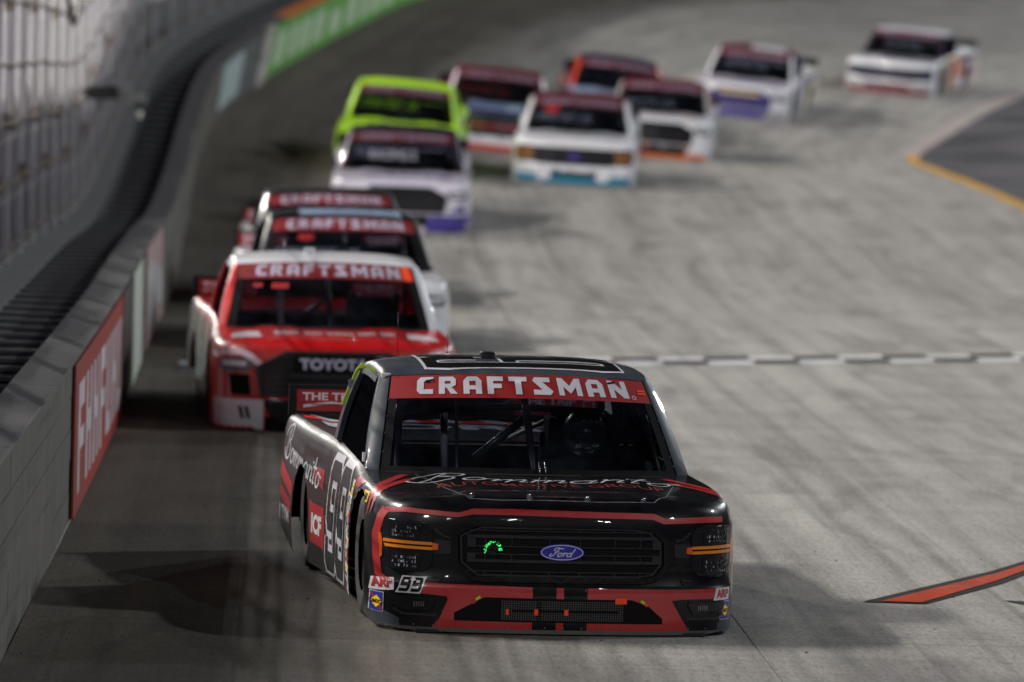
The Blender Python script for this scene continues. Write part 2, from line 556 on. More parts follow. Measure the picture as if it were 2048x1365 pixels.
HT = .208            # one square steel tube
barrier = bpy.data.objects.new('safety_barrier', None); link(barrier)
tag(barrier, 'grey steel and foam barrier wall along the outside edge of the track', 'barrier')
def run_box(name, s0, s1, u0, u1, h0, h1, mat, parent, n=4, ju=0.0):
    """a piece that follows the wall line from s0 to s1, between offsets u and heights h"""
    V = []
    for i in range(n):
        s = s0 + (s1 - s0) * i / (n - 1)
        o, d, inn, up = frame(q_at(s))
        for u, h in ((u0, h0), (u1, h0), (u1, h1), (u0, h1)):
            V.append(o + inn * (u + ju) + up * h)
    F = []
    for i in range(n - 1):
        for k in range(4):
            a = i * 4 + k; b = i * 4 + (k + 1) % 4
            F.append((a, a + 4, b + 4, b))
    F.append((0, 1, 2, 3)); F.append(tuple((n - 1) * 4 + k for k in (3, 2, 1, 0)))
    return mobj(name, V, F, mat, parent)
S_END = interp(Q_TAB, 17)
S_ORANGE = s_of_y(111.4)
sec = 5.6
s = s_of_y(8)
first = True
while s < S_END:
    s1 = min(s + sec, S_END)
    ju = random.uniform(-.009, .002)
    near = s < s_of_y(98)
    mt = M_TUBE if near else M_TUBE2
    if s > S_ORANGE:
        mt = M_TUBE2
    for k in range(5):
        run_box('wall_tube', s + .005, s1 - .005, -.20, random.uniform(-.004, .004), .003 + k * HT, (k + 1) * HT - .003, mt, barrier, 4, ju)
    cm = M_CAP if s < S_ORANGE - 1 else plain('orange_cap', srgb(196, 112, 52), .6)
    run_box('wall_cap', s + .008, s1 - .008, -.29, .008, 5 * HT, 5 * HT + .014, cm, barrier, 4, ju)
    s = s1
# cross bars over the foam gap, dark floor of the gap
run_box('gap_floor', s_of_y(8), S_END, -.965, -.30, 0, .35, M_FOAM, barrier, 60)
s = s_of_y(20)
while s < s_of_y(128):
    run_box('cross_bar', s, s + .36, -.965, -.30, .893, .92, M_RUNG, barrier, 2)
    s += 1.12

# banners on the face of the barrier
M_BRED = worn('banner_red', srgb(160, 58, 54), (.16, .09, .08, 1), .42, .70)
M_BWHITE = worn('banner_white', srgb(196, 190, 196), (.28, .2, .19, 1), .48, .70)
M_BGREEN = plain('banner_green', srgb(96, 160, 70), .55)
M_BPALE = plain('banner_pale', srgb(165, 182, 184), .55)
M_BPINK = plain('banner_pink', srgb(150, 125, 122), .55)
M_BPALEG = plain('banner_pale_green', srgb(180, 200, 172), .55)
M_BDARK = plain('banner_dark', srgb(52, 52, 52), .6)
def banner(label, s0, s1, mat, h0=.02, h1=1.03, n=5, t=.016):
    o = run_box('banner', s0, s1, .006, .006 + t, h0, h1, mat, None, n)
    tag(o, label, 'banner')
    return o
def banner_blocks(parent, s0, s1, rows, mat, name='block_letter', u=.0245):
    for a, b, h0, h1 in rows:
        V = []
        for i in range(3):
            s = s0 + (s1 - s0) * (a + (b - a) * i / 2)
            for h in (h0, h1): V.append(at_wall(s, u, h))
        mobj(name, V, grid_faces(3, 2), mat, parent)
sa, sb = s_of_y(38.6), s_of_y(49.4)
bn = banner('red banner with big white letters on the barrier beside the leading truck', sa, sb, M_BRED)
rows = []
rnd = random.Random(3)
x = .05
while x < .93:                                # unreadable block capitals, uprights and cross strokes
    w = .10
    rows.append((x, x + .035, .14, .88))
    kind = rnd.randrange(3)
    if kind == 0:
        rows += [(x + .036, x + w, .70, .88), (x + .036, x + w, .42, .56)]
    elif kind == 1:
        rows += [(x + .036, x + w, .14, .30), (x + w - .03, x + w, .31, .88)]
    else:
        rows += [(x + .036, x + w - .031, .44, .60), (x + w - .03, x + w, .14, .88)]
    x += w + .035
banner_blocks(bn, sa, sb, rows, M_BWHITE)
banner('dark grey panel on the barrier just past the red banner', s_of_y(49.7), s_of_y(52.6), M_BDARK)
banner('narrow pale grey white panel on the barrier between dark panels', s_of_y(53.5), s_of_y(57.5), plain('banner_grey_white', srgb(176, 184, 172), .55))
bp_ = banner('faded pink panel on the barrier before the turn', s_of_y(59.5), s_of_y(68), M_BPINK)
banner_blocks(bp_, s_of_y(59.5), s_of_y(68), [(.1, .2, .2, .8), (.3, .42, .2, .8), (.55, .62, .3, .7), (.75, .9, .2, .6)], M_BPALE)
banner('pale blue white panel on the grey barrier at the start of the turn', s_of_y(102), s_of_y(106.3), M_BPALE, .16, .95)
post = run_box('barrier_post', s_of_y(109.7), s_of_y(111.4), .0, .06, -.02, 1.12, concrete('bare_concrete', (.42, .40, .37, 1)), None, 3)
tag(post, 'bare pale concrete end post where the grey barrier meets the green banner', 'post')
sa, sb = s_of_y(111.6), S_END - 30
bg_ = banner('long green banner with white letters under the orange cap in the turn', sa, sb, M_BGREEN, .02, 1.03, 40)
rows = []
x = .02
rnd = random.Random(9)
while x < .95:
    w = rnd.uniform(.022, .05)
    rows.append((x, x + w, .2, rnd.choice((.7, .85, .85))))
    x += w + rnd.uniform(.012, .03)
banner_blocks(bg_, sa, sb, rows, M_BPALEG)

# ------------------------------------------------------------------ outer concrete wall with the catch fence
outer = run_box('concrete_wall', s_of_y(8), S_END, -1.5, -.97, -.3, .93, M_OUT, None, 90)
tag(outer, 'grey concrete wall behind the barrier carrying the catch fence', 'wall')
M_POST = plain('galvanised_post', (.62, .62, .68, 1), .5)
M_RUST = plain('rusty_cable', (.105, .070, .042, 1), .75, .2)
M_WIRE = plain('fence_wire', (.38, .35, .34, 1), .55)
fence = bpy.data.objects.new('catch_fence', None); link(fence)
tag(fence, 'tall catch fence of posts, rusty cables and wire mesh on the outer wall', 'fence')
FU = -1.2
s_f0, s_f1 = s_of_y(30), interp(Q_TAB, 15)
s = s_f0
k = 0
while s < s_f1:
    o, d, inn, up = frame(q_at(s))
    a = o + inn * (FU - .12) + up * .93
    z = Vector((0, 0, 1))
    tube('fence_post', [a, a + z * 3.2 + inn * .05, a + z * 4.6 + inn * .5], .045, M_POST, fence, 8)
    if s < s_of_y(90):
        for hh in ((1.40, 2.55) if k % 2 else (.85,)):
            v, f = box_vf((0, 0, 0), (.10, .12, .16))
            mobj('cable_clamp', [a + z * hh + inn * (.06 + p[0]) + d * p[1] + z * p[2] for p in v], f, M_RUST, fence)
    s += 3.05
    k += 1
for hh in (.25, .85, 1.4, 1.95, 2.55, 3.2, 3.9):
    pts = []
    ns = 110
    for i in range(ns):
        s = s_f0 + (s_f1 - s_f0) * i / (ns - 1)
        pts.append(at_wall(s, FU, .93) + Vector((0, 0, hh + .012 * math.sin(i * 1.7))))
    tube('fence_cable', pts, .017, M_RUST, fence, 6)
# wire mesh: close uprights and horizontals joined as one part
V, F = [], []
s = s_f0
while s < s_of_y(120):
    b0 = at_wall(s, FU + .03, .93) + Vector((0, 0, .16))
    t_ = Vector((0, 0, 1))
    v, f = tube_vf([b0, b0 + t_ * 4.3], .004, 3, len(V), False); V += v; F += f
    s += .42 if s < s_of_y(80) else .8
for k in range(8):
    pts = [at_wall(s_f0 + (s_of_y(120) - s_f0) * i / 70, FU + .035, .93) + Vector((0, 0, .17 + .55 * k)) for i in range(71)]
    v, f = tube_vf(pts, .004, 3, len(V), False); V += v; F += f
msh = mobj('wire_mesh', V, F, M_WIRE, fence); msh['kind'] = 'stuff'

# grandstand base behind the fence, clad in upright metal sheets of uneven tint
stand = bpy.data.objects.new('grandstand_wall', None); link(stand)
tag(stand, 'grandstand base wall of upright lavender grey metal sheets behind the fence', 'wall')
tints = [plain('sheet_tint_%d' % i, c, .45, .1) for i, c in enumerate([
    (.42, .39, .51, 1), (.24, .23, .30, 1), (.54, .50, .63, 1), (.06, .06, .09, 1), (.34, .31, .42, 1), (.33, .28, .22, 1), (.62, .59, .69, 1)])]
s = s_of_y(24)
rnd = random.Random(5)
SU = -3.4
while s < S_END - 4:
    w = .95 if s < s_of_y(120) else 3.2
    du = rnd.choice((0, 0, .14, -.14))
    mt = rnd.choices(tints, weights=(5, 4, 3, 3, 4, 1, 2))[0]
    V = []
    zt = 4.2
    for uu in (SU + du, SU + du - .12):
        for ds in (.012, w - .012):
            b0 = at_wall(s + ds, uu, 0)
            for hz in (-.6, zt): V.append(b0 + Vector((0, 0, hz)))
    F = [(0, 2, 3, 1), (4, 5, 7, 6), (0, 1, 5, 4), (2, 6, 7, 3), (1, 3, 7, 5), (0, 4, 6, 2)]
    mobj('cladding_sheet', V, F, mt, stand)
    s += w
run_box('wall_core', s_of_y(8), S_END, SU - 1.2, SU - .3, -1, 4.1, M_BDARK, stand, 70)
run_box('walkway', s_of_y(8), S_END, SU - .1, -1.46, -.3, .25, M_OUT, stand, 70)
# ------------------------------------------------------------------ race trucks
# local axes: x towards the truck's left side, y backwards from the nose, z up; metres
OUT = [(0, 0), (.2, .005), (.4, .02), (.6, .05), (.75, .095), (.86, .155), (.935, .235), (.99, .36), (1.018, .52), (1.03, .72), (1.035, .9), (1.032, 1.2),
       (1.015, 1.5), (.99, 1.9), (.985, 2.4), (.99, 2.9), (1.01, 3.4), (1.04, 4.0), (1.048, 4.6), (1.045, 5.05), (1.035, 5.17), (.995, 5.225), (.8, 5.235), (.4, 5.24), (0, 5.24)]
OUTV = [Vector((a, b, 0)) for a, b in OUT]
ZT = [(0, .735), (.06, .732), (.2, .724), (.4, .722), (.65, .742), (.95, .762), (1.3, .772), (1.5, .782), (2.0, .81), (3, .845), (4, .862), (5.2, .872), (5.3, .872)]
ZB = [(0, .010), (.4, .02), (.7, .055), (4.38, .07), (4.45, .09), (5.2, .21), (5.3, .215)]
WHEEL_Y = (1.0, 4.0)
ARCH = {1.0: (.395, .315), 4.0: (.375, .255)}       # radius and centre height of each wheel opening
LEV = [0, .08, .14, .20, .25, .266, .282, .36, .44, .52, .60]
TOP = [.10, .06, .032, .013, 0]
INS_F = [(0, .010), (.07, 0), (.25, 0), (.266, .004), (.282, .014), (.6, .028)]
INS_FT = [.034, .046, .064, .088, .125]
INS_S = [(0, .02), (.16, .004), (.3, 0), (.5, .002), (.6, .010)]
INS_ST = [.024, .034, .046, .062, .09]

def outline_samples():
    q, out = 0.0, []
    n = len(OUTV) - 1
    fine = [catmull(OUTV, k * n / 3000) for k in range(3001)]
    acc, step, last = 0, 0, None
    out.append(fine[0])
    for a, b in zip(fine, fine[1:]):
        acc += (b - a).length
        y = b.y
        lim = .032 if y < .7 else (.04 if (y < 1.5 or 3.5 < y < 4.5) else .09)
        if b.y > 5.21: lim = .1
        if acc >= lim:
            out.append(b.copy()); acc = 0
    if (out[-1] - fine[-1]).length < .03: out.pop()
    out.append(fine[-1])
    return out

def shell_grid():
    S = outline_samples()
    rows = []
    for i, p in enumerate(S):
        a, b = S[max(0, i - 1)], S[min(len(S) - 1, i + 1)]
        t = (b - a).normalized()
        nrm = Vector((t.y, -t.x, 0))            # outward
        if i == 0: nrm = Vector((0, -1, 0))
        if i == len(S) - 1: nrm = Vector((0, 1, 0))
        wf = 1 - sstep(.16, .55, p.y)
        zb, zt = interp(ZB, p.y), interp(ZT, p.y)
        row = []
        for z in LEV:
            zz = zb if z == 0 else (z if zb < .07 else zb + (z - .010) / (.60 - .010) * (.60 - zb))
            zz = max(zz, zb)
            ins = wf * interp(INS_F, zz) + (1 - wf) * interp(INS_S, zz)
            row.append(p - nrm * ins + Vector((0, 0, zz)))
        for dz, f_, s_ in zip(TOP, INS_FT, INS_ST):
            ins = wf * f_ + (1 - wf) * s_
            v = p - nrm * ins + Vector((0, 0, zt - dz))
            row.append(v)
        for v in row:
            if v.x < 0: v.x = 0
        rows.append(row)
    for v in rows[0]: v.x = 0
    for v in rows[-1]: v.x = 0
    return S, rows
OUT_S, ROWS = shell_grid()
NL = len(LEV) + len(TOP)

HOOD_C = [(0, .735), (.1, .744), (.3, .754), (.7, .766), (1.1, .774), (1.6, .784)]
def hood_z(x, y, ze, xe):
    f = min(1, abs(x) / max(xe, .01))
    zc = interp(HOOD_C, y)
    z = ze + (zc - ze) * (1 - f ** 3)
    if y > .12:                                   # raised centre panel with a crease at each side
        w = .46 + .12 * min(1, y / 1.3)
        z += .016 * sstep(.12, .34, y) * (1 - sstep(w, w + .07, abs(x)))
        z -= .010 * sstep(.3, .7, y) * (1 - sstep(.26, .36, abs(x)))
    return z

def part_of(y, lev, i):
    if y < .30 or (y < .5 and OUT_S[i].y < .30): return 'front_bumper' if lev < 5 else 'nose'
    if y < 1.46: return 'fender'
    if y < 3.02: return 'door'
    if y < 5.2: return 'bed_side'
    return 'tailgate'

MESH = {}
def build_shell():
    """body panels of one truck as separate meshes in local axes, plus one search tree for the decals"""
    allV, allF = [], []
    panels = {}
    def add(key, vs):
        panels.setdefault(key, []).append(vs)
    for sgn in (1, -1):
        P = [[Vector((v.x * sgn, v.y, v.z)) for v in r] for r in ROWS]
        # wheel arches: pull the rim of each opening on to a circle and drop the faces inside
        drop = set()
        for wy in WHEEL_Y:
            ARCH_R, ARCH_Z = ARCH[wy]
            for i in range(len(P) - 1):
                for k in range(NL - 1):
                    c = (P[i][k] + P[i + 1][k + 1]) / 2
                    if math.hypot(c.y - wy, c.z - ARCH_Z) < ARCH_R and abs(c.x) > .82 and c.z < ARCH_Z + ARCH_R: drop.add((i, k))
            for i in range(len(P)):
                for k in range(NL):
                    q = [(a, b) for a in (i - 1, i) for b in (k - 1, k) if 0 <= a < len(P) - 1 and 0 <= b < NL - 1]
                    ins = [x in drop for x in q]
                    v = P[i][k]
                    d = math.hypot(v.y - wy, v.z - ARCH_Z)
                    if any(ins) and not all(ins) and d < ARCH_R * 1.3 and d > .05 and v.z > .1 and abs(v.x) > .8:
                        v.y = wy + (v.y - wy) * ARCH_R / d; v.z = ARCH_Z + (v.z - ARCH_Z) * ARCH_R / d
        for i in range(len(P) - 1):
            for k in range(NL - 1):
                if (i, k) in drop: continue
                q = [P[i][k], P[i + 1][k], P[i + 1][k + 1], P[i][k + 1]]
                if sgn < 0: q = q[::-1]
                y = (P[i][k].y + P[i + 1][k].y) / 2
                name = part_of(y, k, i)
                key = (name, 0 if name in ('front_bumper', 'nose', 'tailgate') else sgn)
                add(key, q)
    # top deck
    M = 18
    deck = []
    for i, r in enumerate(ROWS):
        e = r[-1]
        row = []
        for j in range(M + 1):
            f = -1 + 2 * j / M
            f = math.copysign(abs(f) ** .9, f)
            x = e.x * f
            y = e.y
            if y < 1.7: z = hood_z(x, y, e.z, e.x)
            else: z = e.z - (.035 * (1 - sstep(.80, .97, abs(f))) if y > 3.1 else 0) + .012 * (1 - f * f)
            row.append(Vector((x, y, z)))
        deck.append(row)
    for i in range(len(deck) - 1):
        y = (deck[i][0].y + deck[i + 1][0].y) / 2
        if 1.56 < y < 3.06: continue
        for j in range(M):
            q = [deck[i][j], deck[i][j + 1], deck[i + 1][j + 1], deck[i + 1][j]]
            add(('hood' if y < 1.56 else 'bed_cover', 0), q)
    out = {}
    for key, fs in panels.items():
        idx, V, F = {}, [], []
        for q in fs:
            t = []
            for v in q:
                k = (round(v.x, 5), round(v.y, 5), round(v.z, 5))
                if k not in idx: idx[k] = len(V); V.append(v.copy())
                if not t or t[-1] != idx[k]: t.append(idx[k])
            if t[0] == t[-1]: t.pop()
            if len(set(t)) >= 3:
                F.append(tuple(t))
                allF.append(tuple(x + len(allV) for x in t))
        allV += V
        out[key] = new_mesh(key[0], V, F, True)
    return out, BVHTree.FromPolygons(allV, allF)
SHELL, SHELL_BVH = build_shell()

# glasshouse surfaces
def ws_pt(a, b):
    """windscreen: a from -1 to 1 across, b from 0 at the cowl to 1 at the roof"""
    bx, by, bz = .86 * a, 1.28 + .19 * a * a, .765 - .004 * a * a
    tx, ty, tz = .735 * a, 1.93 + .15 * a * a, 1.318 - .034 * a * a
    bow = .035 * 4 * b * (1 - b)
    return Vector((bx + (tx - bx) * b, by + (ty - by) * b - bow * .5, bz + (tz - bz) * b + bow * .5))
def ws_off(a, b, h):
    e = .01
    du = ws_pt(a + e, b) - ws_pt(a - e, b); dv = ws_pt(a, b + e) - ws_pt(a, b - e)
    n = du.cross(dv).normalized()
    if n.z < 0: n = -n
    return ws_pt(a, b) + n * h
def roof_pt(a, b):
    f = ws_pt(max(-1, min(1, a)), 1)
    x = .735 * max(-1, min(1, a))
    y = f.y + (3.0 - f.y) * b
    zc = interp([(1.9, 1.318), (2.05, 1.340), (2.25, 1.362), (2.5, 1.377), (2.75, 1.380), (3.0, 1.362)], y)
    zc_f = interp([(1.9, 1.318), (2.05, 1.340), (2.25, 1.362), (2.5, 1.377), (2.75, 1.380), (3.0, 1.362)], f.y + (3.0 - f.y) * 0)
    a_ = max(-1, min(1, a))
    z = 1.318 + (zc - 1.318) - (.034 * a_ * a_ * (1 - sstep(0, .45, b)) + .040 * a_ ** 4 * sstep(0, .45, b))
    if b == 0: z = f.z
    if abs(a) > 1:
        e = abs(a) - 1                                     # rounded edge, e from 0 to 1
        x = math.copysign(.735 + .05 * math.sin(e * math.pi / 2), a)
        z -= .055 * (1 - math.cos(e * math.pi / 2))
    return Vector((x, y, z))

def grid_mesh(name, fn, na, nb, a0, a1, flip=False, smooth=True):
    V = [fn(a0 + (a1 - a0) * i / (na - 1), j / (nb - 1)) for i in range(na) for j in range(nb)]
    return new_mesh(name, V, grid_faces(na, nb, 0, flip), smooth)
def thick(name, vs, t, smooth=False):
    """flat or folded sheet given as a quad strip [(left, right), ...], made t thick"""
    A = [p for pr in vs for p in pr]
    n = len(vs)
    e1 = (vs[-1][0] - vs[0][0]); e2 = (vs[0][1] - vs[0][0]); nn = e1.cross(e2).normalized() * t
    V = A + [p - nn for p in A]
    F = []
    m_ = len(A)
    for i in range(n - 1):
        F.append((2 * i, 2 * i + 1, 2 * i + 3, 2 * i + 2)); F.append((m_ + 2 * i, m_ + 2 * i + 2, m_ + 2 * i + 3, m_ + 2 * i + 1))
        F.append((2 * i, 2 * i + 2, m_ + 2 * i + 2, m_ + 2 * i)); F.append((2 * i + 1, m_ + 2 * i + 1, m_ + 2 * i + 3, 2 * i + 3))
    F.append((0, m_, m_ + 1, 1)); F.append((2 * n - 2, 2 * n - 1, m_ + 2 * n - 1, m_ + 2 * n - 2))
    return new_mesh(name, V, F, smooth)

def lerp(a, b, t): return Vector(a) + (Vector(b) - Vector(a)) * t
G = {}
G['windscreen'] = grid_mesh('windscreen', ws_pt, 25, 9, -1, 1, True)
G['roof'] = grid_mesh('roof', roof_pt, 31, 12, -2, 2, True)
_v = []
for s in (1, -1):
    rows = []
    for k in range(9):
        b = k / 8
        w = ws_pt(s, b)
        o_ = lerp((.925 * s, 1.60, .79), (.788 * s, 2.20, 1.262), b) + Vector((.012 * s * 4 * b * (1 - b), 0, 0))
        mid = (w + o_) / 2 + Vector((.028 * s, -.02, .012))
        rows.append((w, mid, o_))
    V = [p for r in rows for p in r]
    G['a_pillar', s] = new_mesh('a_pillar', V, grid_faces(9, 3, 0, s > 0), True)
    rail = [(roof_pt(2 * s, b), roof_pt(2 * s, b) + Vector((.012 * s, 0, -.03))) for b in (0.12, .3, .5, .7, .85, 1)]
    G['roof_rail', s] = thick('roof_rail', rail, .012 * s)
    cc = []
    for k in range(7):
        b = k / 6
        f_ = lerp((.905 * s, 2.97, .843), (.785 * s, 2.88, 1.258), b) + Vector((.015 * s * 4 * b * (1 - b), 0, 0))
        r_ = lerp((.905 * s, 3.10, .845), (.782 * s, 2.99, 1.258), b) + Vector((.015 * s * 4 * b * (1 - b), 0, 0))
        cc.append((f_, r_))
    G['cab_corner', s] = thick('cab_corner', cc, .03 * s)
    rs = []
    for k in range(7):
        b = k / 6
        r_ = lerp((.905 * s, 3.10, .845), (.782 * s, 2.99, 1.258), b) + Vector((.015 * s * 4 * b * (1 - b), 0, 0))
        i_ = lerp((.76 * s, 3.14, .845), (.67 * s, 3.02, 1.29), b)
        rs.append((r_, i_))
    G['cab_back', s] = thick('cab_back', rs, .02 * s)
    sw = []
    for k in range(5):
        b = k / 4
        sw.append((lerp((.915 * s, 1.62, .79), (.78 * s, 2.21, 1.258), b), lerp((.898 * s, 2.98, .843), (.778 * s, 2.89, 1.258), b)))
    G['side_window', s] = thick('side_window', sw, .006 * s)  # on the right it stands in for the shade of the open cab
G['rear_window'] = thick('rear_window', [(lerp((-.76, 3.13, .845), (-.67, 3.01, 1.30), b), lerp((.76, 3.13, .845), (.67, 3.01, 1.30), b)) for b in (0, .5, 1)], .006)
G['cowl'] = new_mesh('cowl', [p for i in range(15) for p in (Vector((-.87 + 1.74 * i / 14, 1.20 + .19 * ((i - 7) / 7) ** 2, .785 - .012 * ((i - 7) / 7) ** 2)),
                                                           ws_pt(-1 + 2 * i / 14, .03) + Vector((0, -.004, .004)))], grid_faces(15, 2, 0, True), True)
# wheel
def lathe(prof, n, axis_x=True):
    V, F = [], []
    for i in range(n):
        a = 2 * math.pi * i / n
        for (h, r) in prof: V.append(Vector((h, r * math.cos(a), r * math.sin(a))))
    m_ = len(prof)
    for i in range(n):
        for j in range(m_ - 1):
            a = i * m_ + j; b = ((i + 1) % n) * m_ + j
            F.append((a, a + 1, b + 1, b))
    return V, F
G['tyre'] = new_mesh('tyre', *lathe([(-.125, .20), (-.135, .27), (-.125, .325), (-.10, .340), (.10, .340), (.125, .325), (.135, .27), (.125, .20)], 36), True)
v, f = lathe([(.06, 0), (.07, .05), (.05, .09), (.045, .14), (.085, .17), (.11, .205), (-.12, .205)], 30)
G['rim'] = new_mesh('rim', v, f, True)
G['seat'] = None

M_TYRE = plain('tyre_rubber', (.022, .021, .020, 1), .75)
M_RIM = plain('rim_steel', (.05, .05, .055, 1), .4, .6)
M_BLACKIN = plain('cabin_black', (.008, .008, .010, 1), .8, spec=.1)
M_GLASS = glass('windscreen_glass', (.66, .69, .76, 1))
M_GLASSR = glass('rear_glass', (.46, .48, .52, 1))
M_GLASSD = glass('dark_glass', (.10, .10, .12, 1))
M_NET_SHADE = plain('window_black', (.002, .002, .003, 1), .9, spec=0)
M_CAGE = plain('cage_black', (.014, .014, .016, 1), .35)
M_CAGEG = plain('cage_grey', (.80, .80, .82, 1), .45)
M_PLASTIC = plain('black_plastic', (.010, .010, .011, 1), .42, spec=.2)
M_BANNER_RED = paint('banner_film_red', srgb(142, 18, 24), .45, .25, grime=.05)
M_LETTER = paint('letter_white', srgb(196, 194, 205), .45, .2, grime=.05)
M_SPLIT = plain('splitter_carbon', (.02, .02, .022, 1), .6, spec=.15)

# ---- flat print and decals laid on the curved body
def polys_tris(polys, res):
    """triangulate 2-D polygons and split until no edge is longer than res (edges are split alike on both sides)"""
    V, F, idx = [], [], {}
    def vid(p):
        k = (round(p[0], 6), round(p[1], 6))
        if k not in idx: idx[k] = len(V); V.append(k)
        return idx[k]
    for p in polys:
        q = [Vector((a, b, 0)) for a, b in p]
        for t in tessellate_polygon([q]):
            t = tuple(vid(p[i]) for i in t)
            if len(set(t)) == 3: F.append(t)
    def L(i, j): return math.hypot(V[i][0] - V[j][0], V[i][1] - V[j][1])
    for _ in range(9):
        out, did = [], False
        def mid(i, j): return vid(((V[i][0] + V[j][0]) / 2, (V[i][1] + V[j][1]) / 2))
        for a, b, c in F:
            s = [L(a, b) > res, L(b, c) > res, L(c, a) > res]
            n = sum(s)
            if n == 0: out.append((a, b, c)); continue
            did = True
            while not ((n == 1 and s[0]) or (n == 2 and s[0] and s[1]) or n == 3):
                a, b, c = b, c, a; s = s[1:] + s[:1]
            if n == 1:
                m_ = mid(a, b); out += [(a, m_, c), (m_, b, c)]
            elif n == 2:
                m1, m2 = mid(a, b), mid(b, c); out += [(m1, b, m2), (a, m1, m2), (a, m2, c)]
            else:
                m1, m2, m3 = mid(a, b), mid(b, c), mid(c, a)
                out += [(a, m1, m3), (m1, b, m2), (m3, m2, c), (m1, m2, m3)]
        F = out
        if not did: break
    return V, F
AX = {'F': (lambda a, b: Vector((a, -2, b)), Vector((0, 1, 0))),
      'R': (lambda a, b: Vector((-3, a, b)), Vector((1, 0, 0))),
      'L': (lambda a, b: Vector((3, a, b)), Vector((-1, 0, 0))),
      'T': (lambda a, b: Vector((a, b, 3)), Vector((0, 0, -1)))}
def decal(parent, name, polys, mat, axis='F', off=.002, res=.04, bvh=None, fn=None, maxdy=.75, wall=False, inward=None):
    """lay flat shapes on the body; wall=True closes the edge down to the panel so that the piece has real thickness"""
    nrms = []
    V2, F2 = polys_tris(polys, res)
    V, ok = [], []
    for a, b in V2:
        if fn:
            V.append(fn(a, b, off)); nrms.append(fn(a, b, 0) - fn(a, b, off)); ok.append(True); continue
        o, d = AX[axis][0](a, b), AX[axis][1]
        loc, nor, _, _ = (bvh or SHELL_BVH).ray_cast(o, d)
        if loc is None or (axis == 'F' and loc.y > maxdy) or (axis in 'RL' and abs(loc.x) < .5):
            V.append(Vector((0, 0, 0))); nrms.append(Vector()); ok.append(False); continue
        if nor.dot(d) > 0: nor = -nor
        V.append(loc + nor * off); nrms.append(-nor * off); ok.append(True)
    F = []
    for t in F2:
        if not all(ok[i] for i in t): continue
        n = (V[t[1]] - V[t[0]]).cross(V[t[2]] - V[t[0]])
        d = AX[axis][1] if not fn else (inward or Vector((0, .75, -.65)))
        F.append(t if n.dot(d) < 0 else t[::-1])
    if not F: return None
    if wall:
        ed = {}
        for t_ in F:
            for i in range(3):
                a, b = t_[i], t_[(i + 1) % 3]
                if (b, a) in ed: ed.pop((b, a))
                else: ed[(a, b)] = 1
        low = {}
        def lo_(i):
            if i not in low:
                low[i] = len(V); V.append(V[i] + nrms[i] * 1.3)
            return low[i]
        F = F + [(b, a, lo_(a), lo_(b)) for a, b in ed]
    used = sorted({i for t in F for i in t}); mp = {u: i for i, u in enumerate(used)}
    return mobj(name, [V[u] for u in used], [tuple(mp[i] for i in t) for t in F], mat, parent, not wall)

FONT_CACHE = {}
def text_polys(s, bold=0.0):
    """outline polygons of a word in the built-in typeface, cap height 1, starting at x = 0"""
    key = (s, bold)
    if key in FONT_CACHE: return FONT_CACHE[key]
    cu = bpy.data.curves.new('lettering', 'FONT'); cu.body = s; cu.size = 1.0; cu.offset = bold; cu.resolution_u = 3
    o = bpy.data.objects.new('lettering', cu); COL.objects.link(o)
    dg = bpy.context.evaluated_depsgraph_get(); dg.update()
    me = o.evaluated_get(dg).to_mesh()
    k = 1 / .729
    P = [[(me.vertices[i].co.x * k, me.vertices[i].co.y * k) for i in p.vertices] for p in me.polygons]
    o.evaluated_get(dg).to_mesh_clear()
    bpy.data.objects.remove(o); bpy.data.curves.remove(cu)
    w = max(a for p in P for a, b in p)
    FONT_CACHE[key] = (P, w)
    return P, w
def ribbon(pts, w, closed=False):
    """a drawn stroke of width w as quads with mitred corners; w may be one value per point"""
    n = len(pts)
    L_, R_ = [], []
    for i in range(n):
        a = pts[(i - 1) % n] if (closed or i > 0) else pts[i]
        c = pts[(i + 1) % n] if (closed or i < n - 1) else pts[i]
        p = pts[i]
        def nv(u, v):
            dx, dy = v[0] - u[0], v[1] - u[1]; l_ = math.hypot(dx, dy) or 1e-9
            return (-dy / l_, dx / l_)
        n1 = nv(a, p) if a != p else nv(p, c)
        n2 = nv(p, c) if c != p else n1
        mx, my = n1[0] + n2[0], n1[1] + n2[1]; l_ = math.hypot(mx, my) or 1e-9
        mx, my = mx / l_, my / l_
        k = 1 / max(.5, mx * n1[0] + my * n1[1])
        ww = (w[i] if isinstance(w, (list, tuple)) else w) / 2 * k
        L_.append((p[0] + mx * ww, p[1] + my * ww)); R_.append((p[0] - mx * ww, p[1] - my * ww))
    return [[L_[i], R_[i], R_[(i + 1) % n], L_[(i + 1) % n]] for i in range(n if closed else n - 1)]
def smooth_path(pts, k=5):
    P = [Vector((a, b, 0)) for a, b in pts]
    n = len(P) - 1
    return [(v.x, v.y) for v in (catmull(P, i / k) for i in range(n * k + 1))]
def xf(polys, sx=1, sy=1, ox=0, oy=0, shear=0, rot=0, flip=False):
    c, s = math.cos(rot), math.sin(rot)
    out = []
    for p in polys:
        q = []
        for a, b in p:
            x, y = (a + shear * b) * sx, b * sy
            if flip: x = -x
            q.append((x * c - y * s + ox, x * s + y * c + oy))
        out.append(q)
    return out
def rect(x0, y0, x1, y1): return [(x0, y0), (x1, y0), (x1, y1), (x0, y1)]

